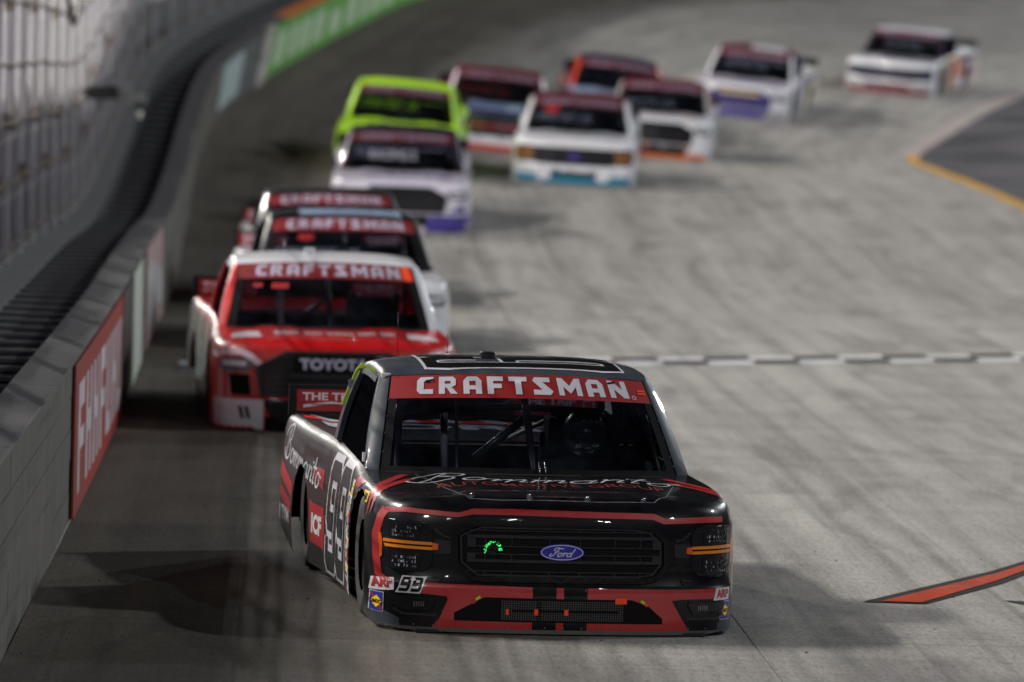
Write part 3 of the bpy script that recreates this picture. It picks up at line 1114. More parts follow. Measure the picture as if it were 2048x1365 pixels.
# angular block capitals of the windscreen strip
BLOCK = {
 'C': ([[(.18, 0), (.85, 0), (.85, .27), (.36, .27), (.36, .73), (.85, .73), (.85, 1), (.18, 1), (0, .8), (0, .2)]], .85),
 'R': ([rect(0, 0, .32, 1), rect(.321, .74, .62, 1), [(.621, .36), (.9, .5), (.9, .85), (.75, 1), (.621, 1)], rect(.321, .36, .62, .58), [(.40, .359), (.70, .359), (1.0, 0), (.64, 0)]], 1.0),
 'A': ([[(0, 0), (.32, 0), (.32, 1), (.23, 1), (0, .75)], [(.98, 0), (.98, .75), (.75, 1), (.66, 1), (.66, 0)], rect(.321, .25, .659, .48), rect(.321, .74, .659, 1)], .98),
 'F': ([[(0, 0), (.33, 0), (.33, .33), (.78, .33), (.78, .58), (.33, .58), (.33, .74), (.88, .74), (.88, 1), (0, 1)]], .88),
 'T': ([[(.33, 0), (.67, 0), (.67, .74), (1, .74), (1, 1), (0, 1), (0, .74), (.33, .74)]], 1.0),
 'S': ([[(0, 0), (.9, 0), (1.08, .2), (.55, .73), (.98, .73), (.98, 1), (.15, 1), (0, .8), (.5, .28), (0, .28)]], 1.08),
 'M': ([[(0, 0), (.3, 0), (.3, .5), (.65, .12), (1.0, .5), (1, 0), (1.3, 0), (1.3, 1), (1.0, 1), (.65, .55), (.3, 1), (0, 1)]], 1.3),
 'N': ([[(0, 0), (.3, 0), (.3, .5), (.75, 0), (1.05, 0), (1.05, 1), (.75, 1), (.75, .5), (.3, 1), (0, 1)]], 1.05)}

M_BANNER_RED_SHADE = paint('strip_film_red', srgb(108, 12, 22), .5, .2, grime=.05)  # same red film, darkened to imitate weaker light on the trucks behind
M_BANNER_RED_FAR_SHADE = paint('strip_film_maroon', srgb(78, 12, 26), .5, .2, grime=.05)  # darker again: the dimmer light on the farthest trucks, put into the colour
M_LETTER_FAR_SHADE = paint('strip_letter_dull', srgb(120, 104, 124), .5, .2, grime=.05)  # far strip letters, dimmed in colour to match that weaker light
M_LETTER_SHADE = paint('strip_letter', srgb(158, 152, 172), .5, .2, grime=.05)  # strip letters toned down for weaker light behind the leader
def windscreen_strip(root, lo=.735, letter_mat=M_LETTER, red=M_BANNER_RED, tape=None, base_up=0.0):
    st = decal(root, 'windscreen_strip', [rect(-.985, lo, .985, .985)], red, fn=ws_off, off=.004, res=.06)
    word = 'CRAFTSMAN'
    gap = .30
    tot = sum(BLOCK[c][1] for c in word) + gap * 8
    a0, a1 = -.79, .825
    k = (a1 - a0) / tot
    x = a0
    hb, ht = lo + .038, .957
    for c in word:
        P, w = BLOCK[c]
        decal(st, 'letter', xf(P, k, ht - hb, x, hb), letter_mat, fn=ws_off, off=.007, res=.04)
        x += (w + gap) * k
    ring = [(.862 + .014 * math.cos(t * math.pi / 5), lo + .05 + .02 * math.sin(t * math.pi / 5)) for t in range(10)]
    decal(st, 'mark', ribbon(ring, .005, True), letter_mat, fn=ws_off, off=.007)
    if tape:
        decal(st, 'tape', [rect(.905, lo + .115, .965, lo + .135), rect(.905, lo + .085, .965, lo + .105)] if tape == 1 else [rect(.85, lo + .01, .95, .97)],
              plain('tape_orange', srgb(240, 74, 34), .5), fn=ws_off, off=.009)
    return st

def place(x, y, yaw):
    p, n = ground(x, y)
    yv = Vector((-math.sin(yaw), math.cos(yaw), 0))
    yv = (yv - n * yv.dot(n)).normalized()
    xv = yv.cross(n).normalized()
    m = Matrix((xv, yv, n)).transposed().to_4x4()
    m.translation = p
    return m

def base_truck(label, x, y, yaw_deg, pal, group='race trucks running in a line around the track', glass_mat=None, lo=.735, tape=None, dark_spoiler=False):
    """panels, glasshouse, wheels, spoiler; pal maps part names to materials"""
    root = empty('race_truck', place(x, y, R(yaw_deg)))
    tag(root, label, 'race truck', group)
    P = lambda k, d='body': pal.get(k, pal[d] if d in pal else pal['body'])
    parts = {}
    for (name, sgn), me in SHELL.items():
        parts[name, sgn] = obj(name, me, P((name, sgn)) if (name, sgn) in pal else P(name), root)
    for s in (1, -1):
        obj('a_pillar', G['a_pillar', s], pal[('a_pillar', s)] if ('a_pillar', s) in pal else P('a_pillar', 'roof'), root)
        obj('roof_rail', G['roof_rail', s], P('roof_rail', 'roof'), root)
        obj('cab_corner', G['cab_corner', s], P('cab_corner', 'roof'), root)
        obj('cab_back', G['cab_back', s], P('cab_corner', 'roof'), root)
        obj('window_net' if s > 0 else 'side_window', G['side_window', s], M_NET_SHADE, root)  # right side: black sheet stands in for the shade of the open cab
    parts['roof'] = obj('roof', G['roof'], P('roof'), root)
    parts['windscreen'] = obj('windscreen', G['windscreen'], glass_mat or M_GLASS, root)
    obj('rear_window', G['rear_window'], M_GLASSR, root)
    obj('cowl', G['cowl'], M_PLASTIC, root)
    windscreen_strip(root, lo, tape=tape) if tape == 1 else windscreen_strip(root, lo, M_LETTER_FAR_SHADE if y > 80 else M_LETTER_SHADE, M_BANNER_RED_FAR_SHADE if y > 80 else M_BANNER_RED_SHADE, tape)
    for wy in WHEEL_Y:
        for s in (1, -1):
            w = bpy.data.objects.new('wheel', None); w.empty_display_size = .2; link(w, root)
            w.location = (s * .865, wy, .342)
            if s < 0: w.rotation_euler = (0, 0, math.pi)
            obj('tyre', G['tyre'], M_TYRE, w); obj('rim', G['rim'], M_RIM, w)
    # cabin tub, dash, cage
    k = 'tub'
    if k not in G:
        V, F = [], []
        for c, s_ in (((0, 2.2, .30), (1.78, 1.7, .06)), ((.88, 2.25, .53), (.03, 1.6, .5)), ((-.88, 2.25, .53), (.03, 1.6, .5)), ((0, 3.06, .57), (1.76, .03, .52)), ((0, .95, .45), (1.2, .8, .4)), ((0, 1.42, .50), (1.76, .03, .46))):
            v, f = box_vf(c, s_, len(V)); V += v; F += f
        G[k] = new_mesh('tub', V, F)
        v, f = box_vf((0, 1.64, .72), (1.66, .30, .13)); G['dash'] = new_mesh('dashboard', v, f)
    obj('tub', G['tub'], M_BLACKIN, root)
    obj('dashboard', G['dash'], M_BLACKIN, root)
    if 'arch' not in G:
        vv, ff = [], []
        n = 16
        for i in range(n + 1):
            a = math.pi * i / n
            for hx in (.62, .995): vv.append(Vector((0, .41 * math.cos(a), .41 * math.sin(a))) + Vector((hx, 0, 0)))
        ff = grid_faces(n + 1, 2)
        G['arch'] = new_mesh('wheel_well', vv, ff, True)
    for wy in WHEEL_Y:
        for s in (1, -1):
            w = obj('wheel_well', G['arch'], M_BLACKIN, root); w.location = (0, wy, ARCH[wy][1]); w.scale = (1, ARCH[wy][0] / .40, ARCH[wy][0] / .40)
            if s < 0: w.rotation_euler = (0, 0, math.pi)
    # spoiler across the tail
    sp = boxes('spoiler', [((0, 5.16, .955), (2.0, .018, .19))], pal.get('spoiler_back', M_PLASTIC), root)
    for sx in (-.7, 0, .7):
        boxes('spoiler_stay', [((sx, 5.20, .90), (.02, .07, .08))], M_PLASTIC, sp)
    boxes('splitter', [((0, .36, .014), (1.60, .58, .014)), ((0, 2.6, .085), (1.86, 3.9, .03))], M_SPLIT, root)
    return root, parts, sp

ROOF_BVH = BVHTree.FromPolygons([v.co.copy() for v in G['roof'].vertices], [tuple(p.vertices) for p in G['roof'].polygons])
def word(parent, name, s, x, z, h, mat, axis='F', width=None, bold=.02, shear=0, off=.004, res=.03, flip=False, bvh=None, fn=None, rot=0, inward=None):
    """a printed word: left end at x, baseline z, cap height h, stretched to width"""
    P, w = text_polys(s, bold)
    sx = (width / w) if width else h
    return decal(parent, name, xf(P, sx, h, x, z, shear, rot, flip), mat, axis, off, res, bvh, fn, inward=inward)
def spoiler_fn(a, b, off): return Vector((a, 5.151 - off, b))
FWD = Vector((0, 1, 0))
def spoiler_print(sp, red, white):
    for xa in (-.95, .42):
        pl = decal(sp, 'plate', [rect(xa, .885, xa + .53, 1.02)], red, fn=spoiler_fn, off=.004, res=.5, wall=True, inward=FWD)
        x0 = xa + .035
        word(pl, 'letter', 'THE TRIP', x0, .955, .048, white, fn=spoiler_fn, off=.006, res=.5, width=.36, bold=.03, inward=FWD)
        decal(pl, 'ribbon', [[(x0 + .005, .905), (x0 + .045, .912), (x0 + .18, .93), (x0 + .32, .912), (x0 + .36, .905), (x0 + .36, .925), (x0 + .32, .93), (x0 + .18, .947), (x0 + .045, .93), (x0 + .005, .925)]], white, fn=spoiler_fn, off=.006, res=.5, inward=FWD)
        word(pl, 'letter', 'TRIPLE TRUCK CHALLENGE', x0 + .05, .921, .013, red, fn=spoiler_fn, off=.008, res=.5, width=.25, inward=FWD)
        decal(pl, 'mark', ribbon([(x0 + .41, .905), (x0 + .47, .905), (x0 + .47, .985), (x0 + .41, .985)], .007, True), white, fn=spoiler_fn, off=.006, res=.5, inward=FWD)

# script lettering drawn as pen strokes
def ell(cx, cy, rx, ry, n=14): return [(cx + rx * math.cos(2 * math.pi * i / n), cy + ry * math.sin(2 * math.pi * i / n)) for i in range(n + 1)]
SCRIPT = {
 'B': ([[(.40, 1.0), (.31, .5), (.2, .0)], [(-.12, .62), (-.05, .86), (.15, 1.0), (.48, 1.08), (.74, .95), (.70, .68), (.40, .55)], [(.40, .55), (.68, .47), (.74, .2), (.52, .0), (.22, -.02), (-.02, .10), (-.10, .24)]], .92),
 'o': ([ell(.24, .22, .19, .22), [(.40, .32), (.52, .38), (.60, .34)]], .58),
 'm': ([[(-.02, .40), (.05, .42), (.06, .0)], [(.06, .24), (.20, .44), (.30, .38), (.31, 0)], [(.31, .24), (.46, .44), (.56, .38), (.57, .06), (.70, .08)]], .72),
 'a': ([ell(.22, .22, .19, .22), [(.43, .44), (.41, .06), (.56, .08)]], .58),
 'r': ([[(-.02, .40), (.05, .42), (.06, 0)], [(.06, .24), (.18, .43), (.33, .40)]], .36),
 'i': ([[(0, .42), (.0, .06), (.12, .06)], [(.01, .58), (.03, .66)]], .2),
 't': ([[(.09, .86), (.05, .10), (.20, .05)], [(-.10, .50), (.27, .52)]], .28),
 'F': ([[(.98, 1.0), (.75, .98), (.45, 1.06), (.18, 1.02), (.10, .82), (.26, .74)], [(.56, 1.0), (.42, .55), (.24, .12), (.0, .04), (-.10, .22), (.06, .36)], [(.22, .54), (.68, .60)]], .66),
 'd': ([ell(.22, .22, .19, .22), [(.56, .95), (.42, .10), (.58, .08)]], .6),
}
def script_polys(s, w=.085, shear=.3):
    P, x = [], 0
    for c in s:
        st, adv = SCRIPT[c]
        for pts in st:
            q = smooth_path(pts, 4) if len(pts) > 2 else pts
            P += ribbon(q, w)
        P_new = None
        x_ = x
        x += adv
        n_ = sum((len(smooth_path(p, 4)) if len(p) > 2 else len(p)) - 1 for p in st)
        for k in range(len(P) - n_, len(P)):
            P[k] = [(a + x_ + shear * b, b) for a, b in P[k]]
    return P, x + shear * .5

DIGIT = {'9': [(.02, .26), (.02, .06), (.12, 0), (.88, 0), (.98, .08), (.98, .92), (.88, 1), (.12, 1), (.02, .92), (.02, .50), (.12, .44), (.62, .44)],
         '1': [(.5, 0), (.5, 1)]}
def racing_number(parent, s, x, z, w, h, axis, white, fill, shear=.12, flip=False, gap=.10, stroke=.30, edge=.10, bvh=None, off=.003, res=.05):
    o = None
    for k, c in enumerate(s):
        pts = [(a * (1 - stroke) + stroke / 2, b * (1 - stroke * w / h) + stroke * w / h / 2) for a, b in DIGIT[c]]
        ox = x + (-(k * (w + gap * w)) if flip else k * (w + gap * w))
        def pol(width):
            p2 = [(a * w, b * h) for a, b in pts]
            return xf(ribbon(p2, width * w), 1, 1, ox, z, shear, 0, flip)
        o = decal(parent, 'number', pol(stroke + 2 * edge), white, axis, off, res, bvh)
        decal(parent, 'number', pol(stroke), fill, axis, off + .0025, res, bvh)
    return o
# ------------------------------------------------------------------ leading truck
def dark_paint(name, col, rough=.24):
    m = paint(name, col, rough, .85, grime=.05, coat_rough=.02)
    m.node_tree.nodes['Principled BSDF'].inputs['Specular IOR Level'].default_value = .12
    m.node_tree.nodes['Principled BSDF'].inputs['Coat IOR'].default_value = 1.45
    return m
C_GREY = paint('wrap_charcoal', srgb(56, 62, 73), .34, .6)
C_GREY.node_tree.nodes['Principled BSDF'].inputs['Specular IOR Level'].default_value = .12
C_DKGREY = dark_paint('wrap_dark_grey', srgb(40, 40, 42), .36)
C_DKGREY.node_tree.nodes['Principled BSDF'].inputs['Coat Weight'].default_value = .3
C_BLACK = dark_paint('wrap_black', (.0045, .0045, .0065, 1))
C_RED = paint('wrap_red', srgb(165, 24, 30), .32, .6, grime=.08)
C_WHITE = paint('wrap_white', srgb(205, 204, 212), .35, .5, grime=.08)
C_YEL = paint('fluorescent_yellow', srgb(190, 225, 30), .45, .3)
C_ORANGE_T = plain('tape_orange', srgb(240, 74, 34), .5)
C_GREEN_T = plain('tape_green', srgb(140, 205, 50), .5)
C_AMBER = paint('amber_lens', srgb(226, 130, 22), .2, .8, grime=.02)
C_AMBER2 = paint('orange_lens', srgb(214, 92, 14), .2, .8, grime=.02)
C_CHROME = plain('reflector_silver', (.34, .34, .38, 1), .22, .85)
C_CHROME2 = plain('reflector_dim', (.12, .12, .16, 1), .3)
C_GLINT = plain('lamp_flute', (.40, .42, .50, 1), .25)  # pale tone for the reflections painted on the headlights
C_GLINT_DIM = plain('lamp_dim', (.035, .036, .05, 1), .25)  # dim tone for the same painted reflections
C_LENS = dark_paint('smoked_lens', (.010, .010, .013, 1), .12)
C_BAR = dark_paint('grille_black', (.020, .020, .026, 1), .3)
C_MATTE = plain('matte_black', (.006, .006, .007, 1), .7, spec=.08)
C_FILM = plain('film_edge', (.16, .16, .18, 1), .3)
C_BLUE = paint('emblem_blue', srgb(24, 24, 150), .25, .8, grime=0)
C_SILVER = plain('emblem_silver', (.55, .55, .72, 1), .3, .3)

lead, LP, lead_sp = base_truck('black, charcoal and red leading race truck with an oval blue badge on its grille', .275, 32.0, 7.9,
    {'body': C_GREY, 'hood': C_BLACK, 'nose': C_BLACK, 'front_bumper': C_BLACK, 'fender': C_BLACK, 'door': C_DKGREY, 'bed_side': C_DKGREY,
     'roof': C_GREY, 'bed_cover': C_DKGREY, 'tailgate': C_DKGREY}, tape=1)
FB, NOSE, HOOD = LP['front_bumper', 0], LP['nose', 0], LP['hood', 0]
def both(polys): return polys + [[(-a, b) for a, b in p] for p in polys]

# red band of the bumper with the black bars, mouth and fog light pockets
decal(FB, 'red_band', [[(-.875, .30 - .022), (-.67, .272), (-.17, .264), (-.17, .012), (-.72, .014), (-.66, .10), (-.628, .204), (-.765, .214), (-.80, .24)],
                       [(.87, .262), (.65, .258), (.13, .262), (.13, .012), (.72, .014), (.66, .10), (.60, .20), (.85, .205)],
                       rect(-.04, .012, .0, .263)], C_RED, off=.002)
for sx in (1, -1): decal(FB, 'grey_wedge', [[(-1.012 * sx, .013), (-1.012 * sx, .085), (-.944 * sx, .105), (-.876 * sx, .073), (-.872 * sx, .013)]], C_GREY, off=.002, maxdy=.56, res=.018)
decal(FB, 'lip', [rect(-1.005, .0115, 1.005, .034)], plain('lip_grey', (.09, .09, .09, 1), .5), off=.006)
mouth = [(-.592, .118), (-.431, .206), (.378, .202), (.471, .168), (.55, .100), (.55, .072), (-.59, .076)]
mo = decal(FB, 'air_intake', [mouth], C_MATTE, off=.004)
mesh_l = []
for k in range(52):
    x = -.335 + .66 * k / 51
    if abs(x + .13) > .012: mesh_l.append(rect(x - .0022, .085, x + .0022, .19))
for k in range(9): mesh_l.append(rect(-.335, .087 + .0125 * k, .325, .0892 + .0125 * k))
gm = decal(mo, 'intake_mesh', mesh_l, plain('mesh_grey', (.07, .07, .075, 1), .45, .4), off=.0075, res=.2); gm['kind'] = 'stuff'
decal(mo, 'intake_bar', [rect(-.28, .128, .30, .142)], C_MATTE, off=.010, wall=True)
for x, z, w, h in ((-.307, .129, .007, .016), (-.150, .130, .010, .016), (.014, .130, .011, .016), (.314, .196, .032, .016)):
    decal(FB, 'tape', [rect(x - w, z - h, x + w, z + h)], C_ORANGE_T, off=.013)
for x0, z0, x1, z1, m_ in ((-.495, .172, -.478, .186, C_RED), (-.478, .192, -.452, .208, C_GREEN_T), (.425, .198, .447, .184, C_GREEN_T), (.447, .182, .462, .172, C_ORANGE_T)):
    decal(FB, 'tape', ribbon([(x0, z0), (x1, z1)], .014), m_, off=.009)
for sx in (1, -1):
    fog = [(-.935, .205), (-.639, .205), (-.625, .188), (-.675, .074), (-.813, .074), (-.879, .096), (-.928, .132)]
    fo = decal(FB, 'fog_light', [[(a * -sx, b) for a, b in fog]], C_BLACK, off=.004)
    decal(fo, 'lens', [[(a * -sx, b) for a, b in [(-.905, .190), (-.70, .190), (-.69, .175), (-.72, .125), (-.86, .125), (-.90, .15)]]], C_LENS, off=.016, wall=True)
    decal(fo, 'rim', [[(a * -sx, b) for a, b in p] for p in ribbon([(-.90, .125), (-.86, .100), (-.70, .100), (-.685, .11)], .012)], C_BAR, off=.012, wall=True)
    decal(fo, 'reflector', [[(a * -sx, b) for a, b in p] for p in [rect(-.80 + .012 * k, .145, -.795 + .012 * k, .172) for k in range(5)]], C_CHROME, off=.018)

# red line along the hood edge, running down beside each headlight
top = [(-.957, .662), (-.852, .672), (-.575, .657), (-.496, .680), (-.286, .683), (.104, .676), (.402, .672), (.50, .668), (.555, .644), (.812, .652), (.90, .650)]
bot = [(-.959, .634), (-.853, .648), (-.583, .632), (-.497, .650), (-.287, .651), (.104, .643), (.402, .640), (.49, .637), (.55, .615), (.811, .620), (.90, .618)]
decal(NOSE, 'red_line', [[top[i], top[i + 1], bot[i + 1], bot[i]] for i in range(len(top) - 1)], C_RED, off=.003)
decal(NOSE, 'red_line', ribbon([(-.935, .652), (-.950, .640), (-.966, .61), (-.976, .57), (-.987, .51), (-.984, .395), (-.974, .30), (-.95, .276), (-.90, .268)], .030), C_RED, off=.0035, maxdy=.9)

# headlights
for sx in (-1, 1):
    X = lambda P: [[(a * -sx, b) for a, b in p] for p in P]
    lens = [(-.957, .585), (-.93, .602), (-.793, .610), (-.735, .592), (-.712, .56), (-.710, .40), (-.718, .363), (-.750, .335), (-.878, .322), (-.938, .352), (-.956, .436)]
    hl = decal(NOSE, 'headlight', X([lens]), C_LENS, off=.007, wall=True)
    for zc in (.547, .385):
        ho = decal(hl, 'projector', X([[(-.922, zc - .038), (-.905, zc - .05), (-.80, zc - .05), (-.775, zc - .03), (-.775, zc + .03), (-.80, zc + .045), (-.905, zc + .045), (-.922, zc + .03)]]), C_LENS, off=.012, wall=True)
        for i in range(9):
            for j in range(3):
                if random.random() < .30: continue
                x, z_ = -.908 + .0138 * i, zc - .032 + .022 * j
                w_, h_ = random.uniform(.003, .0105), random.uniform(.008, .018)
                sk = random.uniform(-.004, .004)
                m_ = (C_GLINT, C_CHROME2, C_CHROME2, C_GLINT_DIM)[random.randrange(4)]
                decal(hl, 'facet', X([[(x, z_), (x + w_, z_), (x + w_ + sk, z_ + h_), (x + sk, z_ + h_)]]), m_, off=.0145)  # mixed tones imitate reflections inside the lamp module
    decal(hl, 'signal_bar', X([[(-.948, .497), (-.712, .492), (-.712, .476), (-.948, .480)]]), C_AMBER, off=.015, wall=True)
    decal(hl, 'signal_bar', X([[(-.945, .470), (-.712, .466), (-.712, .450), (-.940, .454)]]), C_AMBER, off=.015, wall=True)
    decal(hl, 'signal_tip', X([[(-.710, .490), (-.680, .484), (-.680, .454), (-.710, .450)]]), C_AMBER2, off=.015, wall=True)
    decal(NOSE, 'side_reflector', X([[(-.975, .525), (-.963, .522), (-.958, .478), (-.958, .40), (-.968, .388)]]), C_AMBER2, off=.006, maxdy=.9)
    # moulding between headlight and grille
    decal(NOSE, 'moulding', X(ribbon([(-.70, .565), (-.655, .53), (-.615, .52)], .010)), C_BAR, off=.016, wall=True)
    decal(NOSE, 'moulding', X([rect(-.70, .432, -.612, .505)]), C_BAR, off=.006, wall=True)
    decal(NOSE, 'moulding', X(ribbon([(-.71, .305), (-.66, .307), (-.672, .28)], .010)), C_BAR, off=.012, wall=True)

# grille: frame, dark backing, honeycomb bars
octo = [(-.595, .547), (-.481, .604), (.40, .602), (.487, .586), (.560, .523), (.563, .385), (.513, .320), (.430, .304), (-.496, .304), (-.588, .383)]
gr = decal(NOSE, 'grille', [octo], C_MATTE, off=.003)
decal(gr, 'grille_frame', ribbon(octo, .030, True), C_BLACK, off=.018, wall=True)
rings = [(a * .945, .454 + (b - .454) * .86) for a, b in octo]
decal(gr, 'grille_frame', ribbon(rings, .010, True), C_BAR, off=.012, wall=True)
for z, h in ((.567, .006), (.535, .017), (.482, .006), (.440, .006), (.403, .017), (.348, .006)):
    decal(gr, 'slat', [rect(-.53, z - h / 2, .51, z + h / 2)], C_BAR, off=.013, wall=True)
for x in (-.43, -.288, -.082, .085, .278, .42):
    for z0, z1 in ((.567, .594), (.482, .535), (.403, .440), (.320, .348)):
        decal(gr, 'cell_wall', ribbon([(x - .012, z0), (x, z0 + .012), (x, z1 - .012), (x - .012, z1)], .006), C_BAR, off=.011, wall=True)
for sx in (-1, 1):
    for z in (.50, .42):
        decal(gr, 'end_block', [rect(sx * .505 - .022, z - .024, sx * .505 + .022, z + .024)], C_BAR, off=.014, wall=True)
# badge
CX, CZ = -.016, .4555
bd = decal(gr, 'badge', [ell(CX, CZ, .122, .046, 40)[:-1]], C_BLUE, off=.020, wall=True)
decal(bd, 'badge_ring', ribbon(ell(CX, CZ, .113, .039, 44)[:-1], .0045, True), C_SILVER, off=.0235)
P, w = script_polys('Ford', .13, .42)
P = [[(a, b * (1 if True else 1)) for a, b in p] for p in P]
decal(bd, 'lettering', xf(P, .054, .044, CX - .066, CZ - .022), C_SILVER, off=.0235, res=.02)
# green status lamp of the transponder
m_led = plain('green_led', (.02, .25, .05, 1), .4, emit=(.04, 1, .16, 1), strength=1.6)
led = []
rnd = random.Random(11)
for k in range(60):
    a = math.pi * rnd.uniform(-.05, 1.12)
    r_ = .040 + rnd.uniform(-.007, .007)
    x, z = -.390 + r_ * math.cos(a), .464 + r_ * math.sin(a)
    s_ = rnd.uniform(.0008, .0030)
    led.append(rect(x - s_, z - s_, x + s_, z + s_))
decal(gr, 'status_lamp', [ell(-.390, .464, .034, .034, 20)[:-1]], C_LENS, off=.022, wall=True)
decal(gr, 'status_light', led, m_led, off=.024)

# rivets and small tape tabs along the lower edge and bumper seam
for k in range(17):
    x = -.80 + 1.6 * k / 16
    decal(FB, 'rivet', [ell(x, .046, .0045, .0045, 8)[:-1]], C_CHROME2, off=.008)
    if k % 3 == 0: decal(FB, 'rivet', [ell(x + .02, .250, .004, .004, 8)[:-1]], C_CHROME2, off=.006)
# nose stickers
def sticker_arp(X, sgn):
    pass
a_ = decal(NOSE, 'sticker', [[(-1.003, .276), (-.903, .290), (-.903, .224), (-1.01, .206)]], C_WHITE, off=.0045, maxdy=.9)
word(NOSE, 'lettering', 'ARP', -.998, .229, .050, C_RED, width=.088, bold=.05, off=.006, rot=.10, res=.02)
decal(NOSE, 'sticker', [[(-.862, .305), (-.735, .303), (-.745, .285), (-.772, .212), (-.898, .212), (-.885, .235)]], C_WHITE, off=.0048)
for k in (0, 1):
    pts = [(.0, .15), (.0, .0), (.60, 0), (.66, .1), (.66, .9), (.6, 1), (.06, 1), (0, .9), (0, .5), (.5, .5)]
    decal(NOSE, 'lettering', xf(ribbon(pts, .30), .052, .060, -.872 + .060 * k, .229, .35), C_BLACK, off=.0065, res=.02)
decal(NOSE, 'sticker', [[(.862, .262), (.952, .262), (.945, .196), (.846, .196)]], C_WHITE, off=.0045)
word(NOSE, 'lettering', 'ARP', .868, .212, .042, C_RED, width=.075, bold=.05, off=.006, res=.02)
SUN_B = paint('sticker_blue', srgb(30, 36, 150), .35, .5, grime=.03); SUN_Y = paint('sticker_yellow', srgb(250, 205, 20), .35, .5, grime=.03)
for (x0, x1, z0, z1) in ((-1.006, -.950, .094, .204), (.888, .952, .088, .190)):
    cx, cz, w, h = (x0 + x1) / 2, (z0 + z1) / 2, (x1 - x0) / 2, (z1 - z0) / 2
    decal(FB, 'sticker', [rect(x0, z0, x1, z1)], C_WHITE, off=.0045, maxdy=.95, res=.02)
    decal(FB, 'sticker', [rect(x0 + .003, z0 + .003, x1 - .003, z1 - .003)], SUN_B, off=.0058, maxdy=.95, res=.02)
    decal(FB, 'sticker', ribbon([(x0 + .006, z1 - .012), (x1 - .006, z0 + .012)], .010), C_RED, off=.0068, maxdy=.95, res=.02)
    decal(FB, 'sticker', [[(cx, cz + h * .62), (cx + w * .92, cz), (cx, cz - h * .62), (cx - w * .92, cz)]], SUN_Y, off=.0078, maxdy=.95, res=.02)
    word(FB, 'lettering', 'SUNOCO', x0 + .003, cz - .010, .020, C_BLACK, width=2 * w - .006, bold=.05, off=.009, res=.02)
decal(LP['fender', -1], 'sticker', [rect(.72, .655, .90, .715)], SUN_Y, 'R', off=.003)
word(LP['fender', -1], 'lettering', 'YEAR', .885, .668, .034, C_BLACK, 'R', width=.15, bold=.04, off=.005, flip=True)

# hood: script, red line of capitals under it, side stripes, crease of the clear film, pins
P, w = script_polys('Bommarito', .060, .45)
decal(HOOD, 'lettering', xf(P, 1.56 / w, .34, -.77, .80), paint('hood_silver', srgb(190, 191, 200), .35, .5), 'T', off=.003, res=.05)
word(HOOD, 'lettering', 'AUTOMOTIVE GROUP', -.64, .55, .165, paint('hood_red', srgb(130, 18, 24), .35, .5), 'T', width=1.28, bold=.005, off=.003, res=.05)
for pts in ([(-.992, .62), (-.93, .76), (-.86, .92), (-.74, 1.24)], [(-.985, .53), (-.92, .65), (-.85, .78), (-.72, 1.0)]):
    for sx in (1, -1):
        decal(HOOD, 'red_stripe', ribbon([(a * sx, b) for a, b in pts], .055), C_RED, 'T', off=.003)
decal(HOOD, 'film_edge', ribbon([(-.672, 1.28), (-.612, .635), (-.56, .30), (-.511, .15), (-.35, .115), (.197, .10), (.505, .135), (.60, .32), (.724, .842)], .006), C_FILM, 'T', off=.002)
for x, y in ((-.497, .175), (-.185, .135), (.132, .125), (.446, .14)):
    loc, nor, _, _ = SHELL_BVH.ray_cast(Vector((x, y, 3)), Vector((0, 0, -1)))
    pn = tube('hood_pin', [loc, loc + nor * .022], .0045, C_CHROME, HOOD, 8)
    tube('clip', [loc + nor * .012 + Vector((-.012, -.004, 0)), loc + nor * .016, loc + nor * .018 + Vector((.014, 0, .006))], .0028, C_CHROME, pn, 6)
    decal(HOOD, 'pin_plate', [ell(x, y, .018, .018, 12)[:-1]], C_CHROME, 'T', off=.002)

# right side: number, script on the bed, stripes, contingency stickers
DR, BR, FR = LP['door', -1], LP['bed_side', -1], LP['fender', -1]
racing_number(DR, '99', 2.94, .095, .49, .655, 'R', C_WHITE, C_DKGREY, shear=.20, flip=True, gap=.04, stroke=.24, edge=.09)
P, w = script_polys('Bommarito', .085, .30)
decal(BR, 'lettering', [[(a, b + .055 * (a - 3.2)) for a, b in p] for p in xf(P, 1.72 / w, .20, 4.93, .53, 0, 0, True)], C_WHITE, 'R', off=.003)
decal(BR, 'red_stripe', [[(5.17, .60), (4.36, .49), (4.36, .40), (5.17, .50)], [(5.18, .455), (4.41, .37), (4.41, .295), (5.18, .375)], [(5.18, .82), (5.12, .82), (5.12, .60), (5.18, .60)]], C_RED, 'R', off=.0025)
decal(BR, 'red_stripe', [[(3.56, .60), (3.10, .54), (3.10, .66), (3.40, .66)], [(3.58, .455), (2.97, .395), (2.99, .187), (3.55, .253)]], C_RED, 'R', off=.0025)
decal(BR, 'red_panel', [rect(3.02, .20, 3.56, .44)], C_RED, 'R', off=.0022)
word(BR, 'lettering', 'ICF', 3.48, .27, .11, C_WHITE, 'R', width=.40, bold=.05, off=.005, flip=True)
word(BR, 'lettering', 'TYM', 4.93, .235, .085, C_WHITE, 'R', width=.42, bold=.04, off=.003, flip=True)
decal(BR, 'emblem', [[(5.16, .33), (5.02, .31), (5.06, .22), (5.10, .19), (5.12, .26)]], C_WHITE, 'R', off=.003)
rnd = random.Random(21)
cols = [paint('sticker_%d' % i, srgb(*c), .4, .3, grime=.05) for i, c in enumerate([(200, 40, 44), (220, 220, 222), (235, 200, 60), (40, 70, 160), (20, 20, 22), (190, 196, 205), (230, 232, 236)])]
z = .725
k = 0
